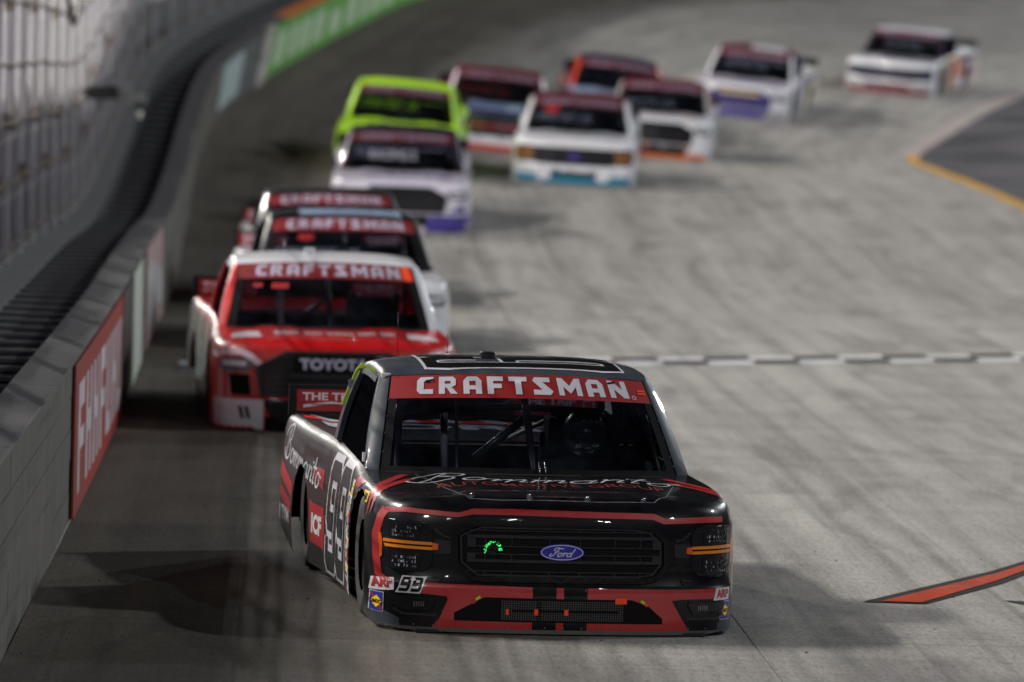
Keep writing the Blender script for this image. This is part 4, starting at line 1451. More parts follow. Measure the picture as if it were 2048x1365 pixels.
while z > .13:
    h = rnd.uniform(.035, .065)
    for y0, y1 in ((1.45, 1.60), (1.61, 1.78)):
        if z > .66 and y0 > 1.5: continue
        ci = rnd.choice((0, 1, 1, 2, 3, 4, 5, 6))
        st = decal(DR, 'contingency_sticker', [rect(y0, z - h, y1, z - .004)], cols[ci], 'R', off=.003, res=.08)
        if st:
            decal(st, 'mark', [rect(y0 + .02, z - h * .72, y1 - .02, z - h * .38), rect(y0 + .04, z - h * .9, y1 - .05, z - h * .8)], cols[(ci + rnd.choice((1, 3, 4))) % 7], 'R', off=.005, res=.08)
    z -= h; k += 1
decal(DR, 'exhaust_slot', [rect(2.72, .115, 2.80, .155), rect(2.60, .112, 2.68, .15)], C_MATTE, 'R', off=.003)
decal(DR, 'seam', [rect(1.56, .085, 3.0, .089), rect(2.99, .09, 2.995, .80)], C_MATTE, 'R', off=.002)
decal(DR, 'tick', [rect(2.20, .09, 2.215, .17)], C_ORANGE_T, 'R', off=.004)
decal(FR, 'red_panel', [[(1.02, .745), (1.44, .76), (1.44, .70), (1.2, .70)]], C_RED, 'R', off=.002)
# left side gets the same number
racing_number(LP['door', 1], '99', 1.9, .095, .49, .655, 'L', C_WHITE, C_DKGREY, shear=.20, gap=.04, stroke=.24, edge=.09)

# roof: number, camera pod, antenna, bracket, fluorescent edge
for k in (0, 1):
    d9 = [(.05, .26), (.05, .08), (.15, 0), (.85, 0), (.95, .08), (.95, .92), (.85, 1), (.15, 1), (.05, .92), (.05, .52), (.15, .44), (.60, .44)]
    q9 = [(-.48 + 1.06 * b, (2.88 - .43 * k - .32 * a + .04 * b) * .5) for a, b in d9]
    un = lambda P: [[(a, b * 2) for a, b in p] for p in P]
    decal(LP['roof'], 'number', un(ribbon(q9, .112)), C_WHITE, 'T', off=.003, bvh=ROOF_BVH)
    decal(LP['roof'], 'number', un(ribbon(q9, .078)), C_BLACK, 'T', off=.0055, bvh=ROOF_BVH)
pod = bpy.data.objects.new('roof_camera', None); link(pod, lead); pod.location = (-.115, 2.50, 1.372)
v, f = lathe([(0, .0), (0, .045), (.036, .045), (.042, .038), (.042, 0)], 24)
v = [Vector((q.y, q.z, q.x)) for q in v]
mobj('housing', v, f, M_PLASTIC, pod, False)
v, f = lathe([(.012, .046), (.024, .046)], 24); mobj('band', [Vector((q.y, q.z, q.x)) for q in v], f, C_BAR, pod)
tube('antenna', [(-.32, 2.75, 1.37), (-.32, 2.76, 1.50)], .002, M_PLASTIC, lead, 6)
tube('antenna_base', [(-.32, 2.75, 1.365), (-.32, 2.75, 1.39)], .012, C_CHROME, lead, 10)
tube('antenna', [(-.60, 2.85, 1.35), (-.60, 2.88, 1.62)], .0015, M_PLASTIC, lead, 6)
rl = [Vector((-.790, y, 1.285)) for y in (2.3, 2.55, 2.75, 2.90)]
cp = [lerp((-.917, 3.10, .845), (-.795, 2.99, 1.262), b) + Vector((-.015 * 4 * b * (1 - b), 0, 0)) for b in (.99, .85, .72, .58, .48)]
pts = rl + cp
V = []
for i, p in enumerate(pts):
    o_ = Vector((-.016, 0, .026)) if i < 4 else Vector((-.030, -.002, .010))
    V += [p, p + o_, p + o_ + Vector((0, .012, 0)), p + Vector((0, .012, 0))]
F = []
for i in range(len(pts) - 1):
    for k in range(4):
        a_ = i * 4 + k; b_ = i * 4 + (k + 1) % 4
        F.append((a_, b_, b_ + 4, a_ + 4))
ey = mobj('edge_trim', V, F + [(3, 2, 1, 0), tuple(len(V) - 4 + k for k in range(4))], C_YEL, lead)
c_ = pts[5].lerp(pts[6], .4) + Vector((-.022, -.006, .005))
boxes('trim_patch', [(tuple(c_), (.036, .006, .05))], plain('patch_grey', (.2, .2, .28, 1), .5), ey)
boxes('net_bracket', [((-.755, 2.10, 1.272), (.055, .03, .05))], plain('bracket_white', (.6, .6, .63, 1), .4), lead, .004)
boxes('pillar_sticker', [((-.925, 1.63, .845), (.012, .05, .05))], C_WHITE, lead)

# windscreen trim: dark edge, fasteners, clips
for a in (-1, 1):
    decal(LP['windscreen'], 'black_edge', [rect(min(a * .985, a * .93), .03, max(a * .985, a * .93), .735)], C_MATTE, fn=ws_off, off=.003, res=.08)
decal(LP['windscreen'], 'black_edge', [rect(-.98, .02, .98, .075)], C_MATTE, fn=ws_off, off=.003, res=.08)
for a in [-.95 + 1.9 * k / 10 for k in range(11)]:
    decal(LP['windscreen'], 'fastener', [ell(a, .978, .006, .008, 8)[:-1]], C_CHROME, fn=ws_off, off=.010)
for b in (.72, .55, .38, .2):
    for a in (-.985, .985): decal(LP['windscreen'], 'fastener', [ell(a, b, .006, .008, 8)[:-1]], C_CHROME, fn=ws_off, off=.006)
for a, b in ((-.70, .915), (.71, .93)):
    decal(LP['windscreen'], 'clip', [ribbon([(a - .03, b - .008), (a + .03, b + .008)], .016)[0]], C_MATTE, fn=ws_off, off=.011, wall=True)
for a in (.045, .085):
    tube('wiper_stop', [ws_off(a, .04, .006), ws_off(a, .13, .006)], .004, C_CHROME, LP['windscreen'], 6)

# cage bars behind the glass
def bar(pts, r, mat): return tube('cage_bar', pts, r, mat, lead, 10)
bar([(-.335, 2.62, .70), (-.345, 2.60, .9), (-.352, 2.58, 1.06)], .022, M_CAGEG)
bar([(-.215, 2.2, .81), (.075, 2.2, 1.05)], .024, M_CAGE)
bar([ws_off(.012, .0, -.03), ws_off(.012, .5, -.03), ws_off(.012, 1, -.03)], .022, M_CAGE)
bar([ws_off(-.5, .0, -.03), ws_off(-.5, 1, -.03)], .010, M_CAGE)
bar([(-.74, 2.3, .85), (-.66, 2.3, 1.02), (-.38, 2.3, 1.085), (.06, 2.3, 1.105), (.5, 2.3, 1.09), (.74, 2.3, 1.0)], .020, M_CAGE)
bar([(.064, 2.8, .89), (.37, 2.8, 1.04)], .014, M_CAGEG)
bar([(-.72, 2.45, .4), (-.70, 2.45, 1.24), (.70, 2.45, 1.24), (.72, 2.45, .4)], .024, M_CAGE)
for sx in (-1, 1): bar([ws_off(sx * .9, .02, -.04), ws_off(sx * .92, .6, -.04), ws_off(sx * .93, .98, -.04)], .024, M_CAGE)

# bed cover print and spoiler print
BC = LP['bed_cover', 0]
decal(BC, 'red_band', [rect(-.93, 4.78, .93, 4.98)], plain('tail_red', srgb(214, 34, 30), .4), 'T', off=.003)
for x in (-.80, -.55, -.30, -.05, .25, .5):
    decal(BC, 'white_slash', [[(x, 4.80), (x + .11, 4.80), (x + .03, 5.10), (x - .08, 5.10)]], C_WHITE, 'T', off=.005)
word(BC, 'lettering', 'FORD', -.88, 4.25, .40, C_WHITE, 'T', width=1.7, bold=.03, off=.004, res=.1)
spoiler_print(lead_sp, M_BANNER_RED, M_LETTER)

# ------------------------------------------------------------------ driver
def skin_body(name, joints, edges, mat, parent):
    me = bpy.data.meshes.new(name)
    me.from_pydata([j[0] for j in joints], edges, [])
    o = bpy.data.objects.new(name, me); COL.objects.link(o)
    md = o.modifiers.new('skin', 'SKIN'); ss = o.modifiers.new('sub', 'SUBSURF'); ss.levels = 2; ss.render_levels = 2
    for v, j in zip(me.skin_vertices[0].data, joints): v.radius = (j[1], j[1] * (j[2] if len(j) > 2 else 1))
    me.skin_vertices[0].data[0].use_root = True
    dg = bpy.context.evaluated_depsgraph_get(); dg.update()
    m2 = bpy.data.meshes.new_from_object(o.evaluated_get(dg))
    bpy.data.objects.remove(o)
    m2.name = name
    for p in m2.polygons: p.use_smooth = True
    m2.materials.clear()
    return obj(name, m2, mat, parent)
hx, hy, hz = .443, 2.34, .955
drv = empty('person', lead.matrix_world.copy())
tag(drv, 'driver in a dark helmet seated behind the windscreen of the leading truck', 'person')
suit = plain('race_suit', (.012, .012, .016, 1), .85)
J = [((hx, 2.38, .36), .15, .8), ((hx, 2.40, .55), .15, .8), ((hx, 2.39, .72), .17, .7), ((hx, 2.36, .81), .07),
     ((hx - .17, 2.36, .74), .075), ((hx - .25, 2.22, .58), .055), ((hx - .15, 1.98, .63), .042), ((hx - .13, 1.93, .655), .045),
     ((hx + .17, 2.36, .74), .075), ((hx + .25, 2.22, .58), .055), ((hx + .15, 1.98, .63), .042), ((hx + .13, 1.93, .655), .045),
     ((hx - .10, 2.0, .40), .085), ((hx - .12, 1.6, .36), .055), ((hx + .10, 2.0, .40), .085), ((hx + .12, 1.6, .36), .055)]
E = [(0, 1), (1, 2), (2, 3), (2, 4), (4, 5), (5, 6), (6, 7), (2, 8), (8, 9), (9, 10), (10, 11), (0, 12), (12, 13), (0, 14), (14, 15)]
body = skin_body('body', J, E, suit, drv)
# gloved fingers closed round the wheel rim
for sx in (-1, 1):
    for k in range(4):
        bx_ = hx + sx * .13; y_ = 1.925
        tube('finger', [(bx_, y_, 0.680 - .017 * k), (bx_ - sx * .012, y_ - .045, 0.682 - .017 * k), (bx_ - sx * .040, y_ - .052, 0.680 - .017 * k), (bx_ - sx * .046, y_ - .025, 0.678 - .017 * k)], [.011, .010, .009, .008], suit, body, 6)
    tube('thumb', [(hx + sx * .12, 1.93, .695), (hx + sx * .095, 1.90, .715), (hx + sx * .075, 1.89, .705)], [.012, .011, .009], suit, body, 6)
prof = []
for i in range(17):
    a = -math.pi / 2 + math.pi * i / 16
    prof.append((math.sin(a) * .145 + .0, math.cos(a) * .128))
v, f = lathe(prof, 28)
hv = []
for q in v:
    x, y, z = q.y, q.z, q.x
    k = 1.0 if z > -.05 else 1 - .22 * ((-.05 - z) / .1)
    yy = y * (1.14 if y < 0 else 1.05)
    if z < -.03 and y < 0: yy -= .018
    hv.append(Vector((hx + x * k, hy + yy * k, hz + max(z, -.125))))
hel = mobj('helmet', hv, f, dark_paint('helmet_paint', (.055, .055, .07, 1), .2), drv, True)
hb = BVHTree.FromPolygons(hv, [tuple(q) for q in f])
vis = dark_paint('visor', (.006, .006, .010, 1), .08)
decal(hel, 'visor', [[(hx - .105, hz - .02), (hx - .09, hz + .055), (hx, hz + .065), (hx + .09, hz + .055), (hx + .105, hz - .02), (hx + .08, hz - .04), (hx, hz - .045), (hx - .08, hz - .04)]], vis, off=.005, bvh=hb, maxdy=9, res=.03, wall=True)
rnd = random.Random(4)
hcol = [plain('helmet_print_%d' % i, c, .35) for i, c in enumerate([(.6, .6, .64, 1), (.6, .46, .10, 1), (.35, .36, .42, 1)])]
for k in range(16):
    x, z = hx + rnd.uniform(-.11, .11), hz + rnd.choice((rnd.uniform(-.11, -.05), rnd.uniform(.075, .125)))
    w_, h_ = rnd.uniform(.006, .018), rnd.uniform(.006, .016)
    decal(hel, 'print', [[(x - w_, z - h_), (x + w_, z - h_ * .4), (x + w_ * .6, z + h_), (x - w_ * .4, z + h_ * .5)]], hcol[k % 3], off=.003, bvh=hb, maxdy=9, res=.03)
# seat with head surround, steering wheel
st = bpy.data.objects.new('seat', None); link(st, lead)
boxes('seat_back', [((hx, 2.56, .62), (.46, .07, .66))], C_MATTE, st, .02)
boxes('seat_base', [((hx, 2.30, .30), (.46, .50, .08))], C_MATTE, st, .02)
for sx in (-1, 1): boxes('head_surround', [((hx + sx * .185, 2.44, .95), (.05, .26, .20))], C_MATTE, st, .02)
boxes('headrest', [((hx, 2.55, .97), (.34, .06, .22))], C_MATTE, st, .02)
sw = bpy.data.objects.new('steering_wheel', None); link(sw, lead)
rim = [(hx + .17 * math.cos(2 * math.pi * k / 24), 1.90 + .05 * math.sin(2 * math.pi * k / 24) * -1, (.64 + .15 * math.sin(2 * math.pi * k / 24))) for k in range(25)]
tube('rim', rim, .014, C_MATTE, sw, 8)
tube('column', [(hx, 1.91, .64), (hx, 1.55, .60)], .02, C_MATTE, sw, 8)
for an in (0, 2.1, 4.2): tube('spoke', [(hx, 1.905, .64), (hx + .17 * math.cos(an), 1.90 - .05 * math.sin(an), .64 + .15 * math.sin(an))], .009, C_MATTE, sw, 6)
# ------------------------------------------------------------------ the pack behind, each truck in its own colours
def col(name, rgb, rough=.3, coat=.7): return paint(name, srgb(*rgb), rough, coat, grime=.10)
W_ = col('gloss_white', (206, 206, 214)); W2 = col('pearl_white', (196, 190, 206)); BK = dark_paint('gloss_black', (.008, .008, .011, 1))
RD = col('race_red', (176, 6, 12)); TEAL = col('teal', (10, 118, 150)); ORG = col('burnt_orange', (205, 100, 30)); VIO = col('deep_violet', (46, 30, 128))
LIME = col('fluorescent_lime', (172, 226, 20), .4, .4); MAR = col('maroon', (96, 26, 40)); NAVY = col('navy', (22, 24, 60)); SIL = col('silver', (150, 150, 160), .3, .8)
ROF = col('red_orange', (190, 48, 26)); PUR = dark_paint('dark_purple', srgb(42, 28, 52)); BLU = col('mid_blue', (60, 74, 150)); GRY = col('pale_grey', (150, 150, 156)); PINKW = col('pinkish_white', (222, 202, 214))
LBL = col('pale_blue', (150, 172, 205)); BRN = col('brown_lens', (120, 74, 30)); YELB = col('yellow_text', (196, 170, 30)); CREAM = col('cream', (206, 204, 176)); DKR = col('dark_red', (120, 22, 22))

def front(root, parts, style, grille=None, lip=None, band=None, lamp=None, lip_h=.10, badge=None):
    """the printed nose of a race truck; style sets the outline of the grille and lamps"""
    N, B, = parts['nose', 0], parts['front_bumper', 0]
    grille = grille or BK
    if lip: decal(B, 'lip', [rect(-1.03, .011, 1.03, lip_h)], lip, off=.003, res=.08)
    if band: decal(B, 'band', [rect(-1.03, lip_h + .005, 1.03, .262)], band, off=.003, res=.08)
    if style == 'hex':          # tall six-sided grille running into the bumper
        g = decal(N, 'grille', [[(-.42, .645), (.42, .645), (.66, .52), (.62, .285), (-.62, .285), (-.66, .52)]], grille, off=.004, res=.08)
        g2 = decal(B, 'lower_grille', [[(-.62, .262), (.62, .262), (.55, .12), (.46, .08), (-.46, .08), (-.55, .12)]], grille, off=.004, res=.08)
        fr = [(-.42, .645), (.42, .645), (.66, .52), (.62, .29), (-.62, .29), (-.66, .52)]
        decal(g, 'grille_frame', ribbon(fr, .022, True), C_BAR, off=.014, res=.08, wall=True)
        for z in (.34, .39, .44): decal(g, 'slat', [rect(-.53, z, .53, z + .016)], C_BAR, off=.010, res=.1, wall=True)
        for sx in (1, -1):
            X = lambda P: [[(a * sx, b) for a, b in p] for p in P]
            h = decal(N, 'headlight', X([[(.70, .60), (.93, .585), (.965, .50), (.90, .47), (.74, .49), (.66, .55)]]), lamp or C_LENS, off=.006, res=.06, wall=True)
            decal(h, 'reflector', X([rect(.74, .525, .92, .565)]), W_, off=.010, res=.06)
    elif style == 'wide':       # flat broad grille between square lamps
        decal(N, 'dark_band', [[(-.95, .595), (.95, .595), (.97, .40), (.90, .335), (-.90, .335), (-.97, .40)]], grille, off=.0028, res=.06)
        g = decal(N, 'grille', [[(-.62, .58), (.62, .58), (.60, .33), (-.60, .33)]], grille, off=.004, res=.08)
        decal(g, 'grille_frame', ribbon([(-.62, .58), (.62, .58), (.60, .33), (-.60, .33)], .026, True), C_BAR, off=.014, res=.08, wall=True)
        for z in (.40, .46, .52): decal(g, 'slat', [rect(-.56, z, .56, z + .016)], C_BAR, off=.010, res=.1, wall=True)
        for sx in (1, -1):
            X = lambda P: [[(a * sx, b) for a, b in p] for p in P]
            h = decal(N, 'headlight', X([[(.66, .58), (.95, .565), (.96, .40), (.90, .36), (.67, .36)]]), lamp or C_LENS, off=.006, res=.06, wall=True)
            decal(h, 'reflector', X([rect(.72, .50, .90, .54), rect(.72, .40, .90, .44)]), C_CHROME if not lamp else lamp, off=.010, res=.06)
        decal(B, 'lower_grille', [[(-.45, .21), (.45, .21), (.52, .12), (-.52, .12)]], grille, off=.004, res=.08)
        if badge: decal(g, 'badge', [ell(0, .455, .122, .046, 24)[:-1]], badge, off=.018, res=.08, wall=True)
    else:                       # 'bow': broad grille with a body-coloured cross bar
        g = decal(N, 'grille', [[(-.66, .60), (.66, .60), (.62, .46), (-.62, .46)]], grille, off=.004, res=.08)
        g2 = decal(N, 'lower_grille', [[(-.62, .42), (.62, .42), (.58, .285), (-.58, .285)]], grille, off=.004, res=.08)
        for z in (.50, .545): decal(g, 'slat', [rect(-.60, z, .60, z + .014)], C_BAR, off=.010, res=.1, wall=True)
        for z in (.32, .365): decal(g2, 'slat', [rect(-.58, z, .58, z + .014)], C_BAR, off=.010, res=.1, wall=True)
        for sx in (1, -1):
            X = lambda P: [[(a * sx, b) for a, b in p] for p in P]
            h = decal(N, 'headlight', X([[(.70, .60), (.95, .58), (.955, .52), (.72, .53)]]), lamp or C_LENS, off=.006, res=.06, wall=True)
            decal(h, 'reflector', X([rect(.76, .55, .92, .57)]), C_CHROME, off=.010, res=.06)
def cage(root, grey=True):
    tube('cage_bar', [(-.335, 2.62, .70), (-.352, 2.58, 1.06)], .022, M_CAGEG if grey else M_CAGE, root, 8)
    tube('cage_bar', [(-.215, 2.2, .81), (.075, 2.2, 1.05)], .022, M_CAGE, root, 8)
    tube('cage_bar', [(-.72, 2.45, .4), (-.70, 2.45, 1.24), (.70, 2.45, 1.24), (.72, 2.45, .4)], .024, M_CAGE, root, 8)
    tube('cage_bar', [ws_off(.012, .0, -.03), ws_off(.012, 1, -.03)], .022, M_CAGE, root, 8)
    boxes('seat', [((.443, 2.56, .66), (.46, .07, .70)), ((.26, 2.44, .95), (.05, .26, .2)), ((.63, 2.44, .95), (.05, .26, .2))], C_MATTE, root, .01)

def extras(root, parts, num, main, second, hood=True):
    """sponsor print, door numbers, dark screen edges and bright lamp glints that the pack trucks carry"""
    for a in (-1, 1): decal(root, 'black_edge', [rect(min(a * .985, a * .91), .03, max(a * .985, a * .91), .735)], C_MATTE, fn=ws_off, off=.003, res=.1)
    rnd = random.Random(len(root.name) * 7 + int(num))
    if hood:
        x = -.55
        while x < .5:
            w = rnd.uniform(.08, .2)
            decal(parts['hood', 0], 'sponsor_mark', [[(x, .45), (x + w, .45), (x + w + .03, .45 + rnd.uniform(.15, .3)), (x + .03, .72)]], main if rnd.random() < .7 else second, 'T', off=.003, res=.08)
            x += w + rnd.uniform(.03, .07)
    x = -.75
    while x < .7:
        w = rnd.uniform(.05, .14)
        decal(parts['front_bumper', 0], 'sponsor_mark', [rect(x, .215, x + w, .245)], second if rnd.random() < .6 else main, off=.0062, res=.08)
        x += w + rnd.uniform(.08, .3)
    for s, ax, y0 in ((-1, 'R', 2.94), (1, 'L', 1.9)):
        racing_number(parts['door', s], num, y0, .12, .49, .62, ax, second, main, shear=.15, flip=s < 0, gap=.04, stroke=.26, edge=.07, res=.12)
        for k in range(4):
            y = 1.48 + .0 * k; z = .62 - .13 * k
            decal(parts['door', s], 'contingency_sticker', [rect(y, z, y + .28, z + .08)], (main, second, M_BANNER_RED, W_)[rnd.randrange(4)], ax, off=.003, res=.15)
        decal(parts['bed_side', s], 'sponsor_panel', [[(3.15, .62), (4.9, .68), (4.9, .80), (3.15, .78)]], main, ax, off=.003, res=.15)

# 2: red truck with the tall grille
t2, p2, s2 = base_truck('red race truck with a white roof directly behind the leading truck', -1.43, 48.2, 5.2,
    {'body': RD, 'roof': W_, 'fender': RD, 'door': RD, 'bed_side': RD, ('a_pillar', 1): W_, ('a_pillar', -1): RD, 'cab_corner': RD, 'roof_rail': W_}, tape=2)
front(t2, p2, 'hex', lamp=C_CHROME2)
cage(t2)
N2, B2, H2 = p2['nose', 0], p2['front_bumper', 0], p2['hood', 0]
decal(B2, 'lower_intake', [[(-.59, .12), (.59, .12), (.59, .012), (-.59, .012)]], C_MATTE, off=.004, res=.08)
pl = decal(N2, 'name_plate', [[(-.36, .625), (.30, .625), (.30, .49), (-.36, .49)]], C_MATTE, off=.017, wall=True)
word(pl, 'lettering', 'TOYOTA', -.31, .515, .085, C_SILVER, width=.56, bold=.045, off=.021)
decal(N2, 'chrome_strip', [rect(-.38, .44, .34, .475)], C_BAR, off=.016, wall=True)
for sx in (1, -1):
    X = lambda P: [[(a * sx, b) for a, b in p] for p in P]
    decal(B2, 'white_corner', X([[(.60, .255), (1.03, .255), (1.03, .012), (.60, .012)]]), W_, off=.003, res=.06, maxdy=.9)
    decal(N2, 'dark_vent', X([[(.72, .46), (.88, .46), (.86, .29), (.70, .29)]]), C_MATTE, off=.004, res=.06)
    decal(N2, 'white_swoosh', X(ribbon([(.99, .60), (.92, .635), (.78, .64), (.70, .60), (.63, .54)], .05)), PINKW, off=.006, res=.05, maxdy=.9)
    for k in (0, 1):
        decal(B2, 'number', X([[(.70 + .05 * k, .10), (.73 + .05 * k, .10), (.755 + .05 * k, .20), (.725 + .05 * k, .20)]]), C_BLACK, off=.006)
# white maker's words along the hood, streaks at its corners
for x0, x1, y0 in ((-.50, -.30, .50), (-.24, -.10, .54), (-.06, .16, .52), (.20, .34, .54), (.38, .50, .52)):
    decal(H2, 'lettering', xf(BLOCK['S'][0] + xf(BLOCK['A'][0], 1, 1, 1.2) + xf(BLOCK['M'][0], 1, 1, 2.4), (x1 - x0) / 3.7, .30, x0, y0), W_, 'T', off=.003)
for sx in (1, -1):
    decal(H2, 'streak', [[(sx * .60, .46), (sx * .86, .50), (sx * .84, .78), (sx * .70, .95), (sx * .62, .9)]], PINKW, 'T', off=.003)
for x in (-.497, -.185, .132, .446):
    loc, nor, _, _ = SHELL_BVH.ray_cast(Vector((x, .16, 3)), Vector((0, 0, -1)))
    tube('hood_pin', [loc, loc + nor * .02], .006, C_CHROME, H2, 6)
P, w = script_polys('Bommarito', .10, .3)
for g_ in ([(5.15, .78), (4.9, .83), (4.55, .50), (4.6, .20), (4.95, .30)], [(4.45, .80), (4.3, .84), (3.9, .55), (4.1, .75)], [(3.5, .8), (3.3, .82), (3.0, .4), (3.2, .3)]): decal(p2['bed_side', -1], 'white_graphic', [g_], PINKW, 'R', off=.003)
decal(p2['door', -1], 'white_graphic', [[(1.5, .72), (2.0, .76), (2.6, .3), (1.9, .10), (1.5, .1)]], DKR, 'R', off=.003)
spoiler_print(s2, M_BANNER_RED, M_LETTER)
for r_ in (rect(-.80, .60, -.70, .66), rect(-.60, .58, -.42, .66)): decal(t2, 'window_sticker', [r_], M_BANNER_RED, fn=ws_off, off=.004, res=.1)
tube('antenna', [(-.32, 2.75, 1.37), (-.32, 2.76, 1.48)], .004, C_CHROME, t2, 6)
boxes('roof_camera', [((-.12, 2.4, 1.39), (.09, .09, .06))], W_, t2, .01)

# 3 and 4: right behind the red one
t3, p3, s3 = base_truck('white race truck with black roof, pale roof panel and black pillars, third in line', -1.62, 60.3, 5.2,
    {'body': W_, 'roof': BK, 'a_pillar': BK, 'cab_corner': BK, 'roof_rail': BK, 'hood': W_})
front(t3, p3, 'hex', lamp=C_CHROME); cage(t3, False)
decal(p3['roof'], 'pale_panel', [rect(-.45, 2.1, .62, 2.8)], LBL, 'T', off=.004, bvh=ROOF_BVH)
spoiler_print(s3, M_BANNER_RED, M_LETTER)
decal(p3['fender', 1], 'stripe', [rect(.7, .1, 1.3, .30)], ROF, 'L', off=.003)
decal(t3, 'window_sticker', [rect(-.62, .56, -.42, .66)], M_BANNER_RED, fn=ws_off, off=.004, res=.1)
t4, p4, s4 = base_truck('pale grey race truck with a black roof, fourth in the line by the wall', -2.12, 71.0, 4.2,
    {'body': GRY, 'roof': BK, 'a_pillar': BK, 'hood': W_, 'bed_side': GRY})
front(t4, p4, 'wide', lip=DKR); cage(t4, False)
spoiler_print(s4, M_BANNER_RED, M_LETTER)
decal(p4['bed_side', -1], 'panel', [rect(3.3, .12, 5.0, .5)], ROF, 'R', off=.003)
# 5: dark roof, lavender white hood
t5, p5, s5 = base_truck('lavender white race truck with a dark purple roof, below the lime truck', -1.62, 85.2, 1.0,
    {'body': W2, 'roof': PUR, 'a_pillar': PUR, 'cab_corner': PUR, 'door': W2})
front(t5, p5, 'hex', lamp=C_CHROME); cage(t5, False)
for sx in (1, -1):
    decal(p5['front_bumper', 0], 'violet_corner', [[(.40 * sx, .255), (1.04 * sx, .255), (1.04 * sx, .02), (.36 * sx, .02)]], VIO, off=.0045, res=.06, maxdy=.95)
    decal(p5['nose', 0], 'violet_corner', [[(.66 * sx, .285), (.95 * sx, .285), (.9 * sx, .40)]], VIO, off=.0045, res=.06, maxdy=.95)
decal(p5['bed_side', 1], 'violet_panel', [rect(3.2, .1, 5.0, .5)], VIO, 'L', off=.003)
word(t5, 'lettering', 'RACING 2', -.6, .30, .22, SIL, fn=ws_off, off=.006, width=.85, bold=.02)
# 6: lime
t6, p6, s6 = base_truck('fluorescent lime green race truck high on the track', -1.90, 95.5, -.6, {'body': LIME})
front(t6, p6, 'wide', lip=BK); cage(t6, False)
decal(p6['hood', 0], 'white_panel', [[(-.3, .3), (.5, .3), (.45, .62), (-.25, .62)]], W_, 'T', off=.003)  # white reflection at the hood centre, painted as a patch
decal(p6['fender', 1], 'orange_panel', [rect(.5, .35, 1.3, .6)], ORG, 'L', off=.003)
# 7: white with the teal lip
t7, p7, s7 = base_truck('white race truck with a teal front lip and violet badge, alone mid track', .98, 96.3, -1.5,
    {'body': W_, 'roof': MAR, 'a_pillar': W_, 'hood': W_, 'cab_corner': W_})
front(t7, p7, 'wide', lip=TEAL, lip_h=.15, lamp=BRN, badge=VIO); cage(t7, False)
for sx in (1, -1): decal(p7['front_bumper', 0], 'white_patch', [ell(.48 * sx, .14, .12, .08, 16)[:-1]], W_, off=.006, res=.06)
decal(t7, 'window_sticker', [rect(-.70, .52, -.42, .74)], M_BANNER_RED, fn=ws_off, off=.004, res=.1)
# 8: maroon roof, blue and orange red front
t8, p8, s8 = base_truck('dark maroon roofed race truck with orange red and white bumper bands, beside the lime truck', -.30, 104.6, 2.0,
    {'body': ROF, 'roof': MAR, 'a_pillar': PINKW, 'hood': LBL, 'nose': NAVY, 'front_bumper': ROF, 'cab_corner': MAR})
front(t8, p8, 'bow', lip=ROF, band=W_, lip_h=.11); cage(t8, False)
decal(p8['nose', 0], 'red_strip', [rect(-.9, .43, .9, .455)], ROF, off=.006, res=.08)
decal(p8['hood', 0], 'blue_panel', [[(-.75, .2), (.1, .2), (0, .8), (-.7, .9)]], BLU, 'T', off=.003)
# 9: white with orange lip
t9, p9, s9 = base_truck('white race truck with a maroon roof and orange lip, right of the teal lipped truck', 2.60, 107.8, -3.0,
    {'body': W_, 'roof': MAR, 'a_pillar': GRY, 'hood': W_, 'cab_corner': ORG})
front(t9, p9, 'hex', lip=ORG, lip_h=.11); cage(t9, False)
# 10: mostly hidden
t10, p10, s10 = base_truck('race truck with navy roof and red pillars half hidden behind white trucks', 1.95, 114, 1.0,
    {'body': NAVY, 'roof': NAVY, 'a_pillar': ROF, 'hood': LBL, 'nose': NAVY, 'roof_rail': ROF, 'cab_corner': ROF})
front(t10, p10, 'wide'); cage(t10, False)
# 11: white, violet nose
t11, p11, s11 = base_truck('white race truck with a violet front and white pillars, climbing out of the turn', 4.6, 121.5, -9.0,
    {'body': W_, 'roof': MAR, 'a_pillar': W_, 'hood': W2, 'front_bumper': GRY, 'nose': W_, 'cab_corner': BLU, 'bed_side': CREAM})
front(t11, p11, 'hex', grille=VIO); cage(t11, False)
decal(p11['nose', 0], 'yellow_strip', [rect(-.42, .54, .42, .60)], YELB, off=.018, res=.08)
decal(p11['roof'], 'white_panel', [[(-.1, 2.1), (.6, 2.1), (.6, 2.9), (-.1, 2.9)]], W_, 'T', off=.004, bvh=ROOF_BVH)
decal(p11['door', 1], 'blue_panel', [[(2.4, .3), (3.0, .3), (3.0, .7), (2.6, .7)]], BLU, 'L', off=.003)
decal(p11['fender', 1], 'orange_panel', [rect(.5, .08, 1.4, .16)], ORG, 'L', off=.003)
# 12: last of those in view
t12, p12, s12 = base_truck('white race truck with orange flashes on its side, last in the turn', 8.3, 131.6, -15.0,
    {'body': W_, 'roof': W_, 'a_pillar': PUR, 'hood': SIL, 'nose': W_, 'front_bumper': GRY, 'door': CREAM, 'bed_side': W_, 'cab_corner': PUR, ('fender', -1): PINKW})
front(t12, p12, 'wide', grille=NAVY, lip=DKR, lip_h=.12, lamp=NAVY); cage(t12, False)
decal(p12['door', 1], 'orange_panel', [[(1.9, .1), (2.7, .1), (3.0, .75), (2.3, .75)]], col('coral', (222, 92, 50)), 'L', off=.003)
decal(p12['bed_side', 1], 'orange_panel', [[(3.1, .3), (3.5, .3), (3.6, .8), (3.1, .8)], [(4.5, .2), (4.7, .2), (4.8, .7), (4.6, .7)]], col('coral', (222, 92, 50)), 'L', off=.003)
decal(p12['hood', 0], 'white_panel', [rect(-.85, .12, -.2, .6)], W_, 'T', off=.003)

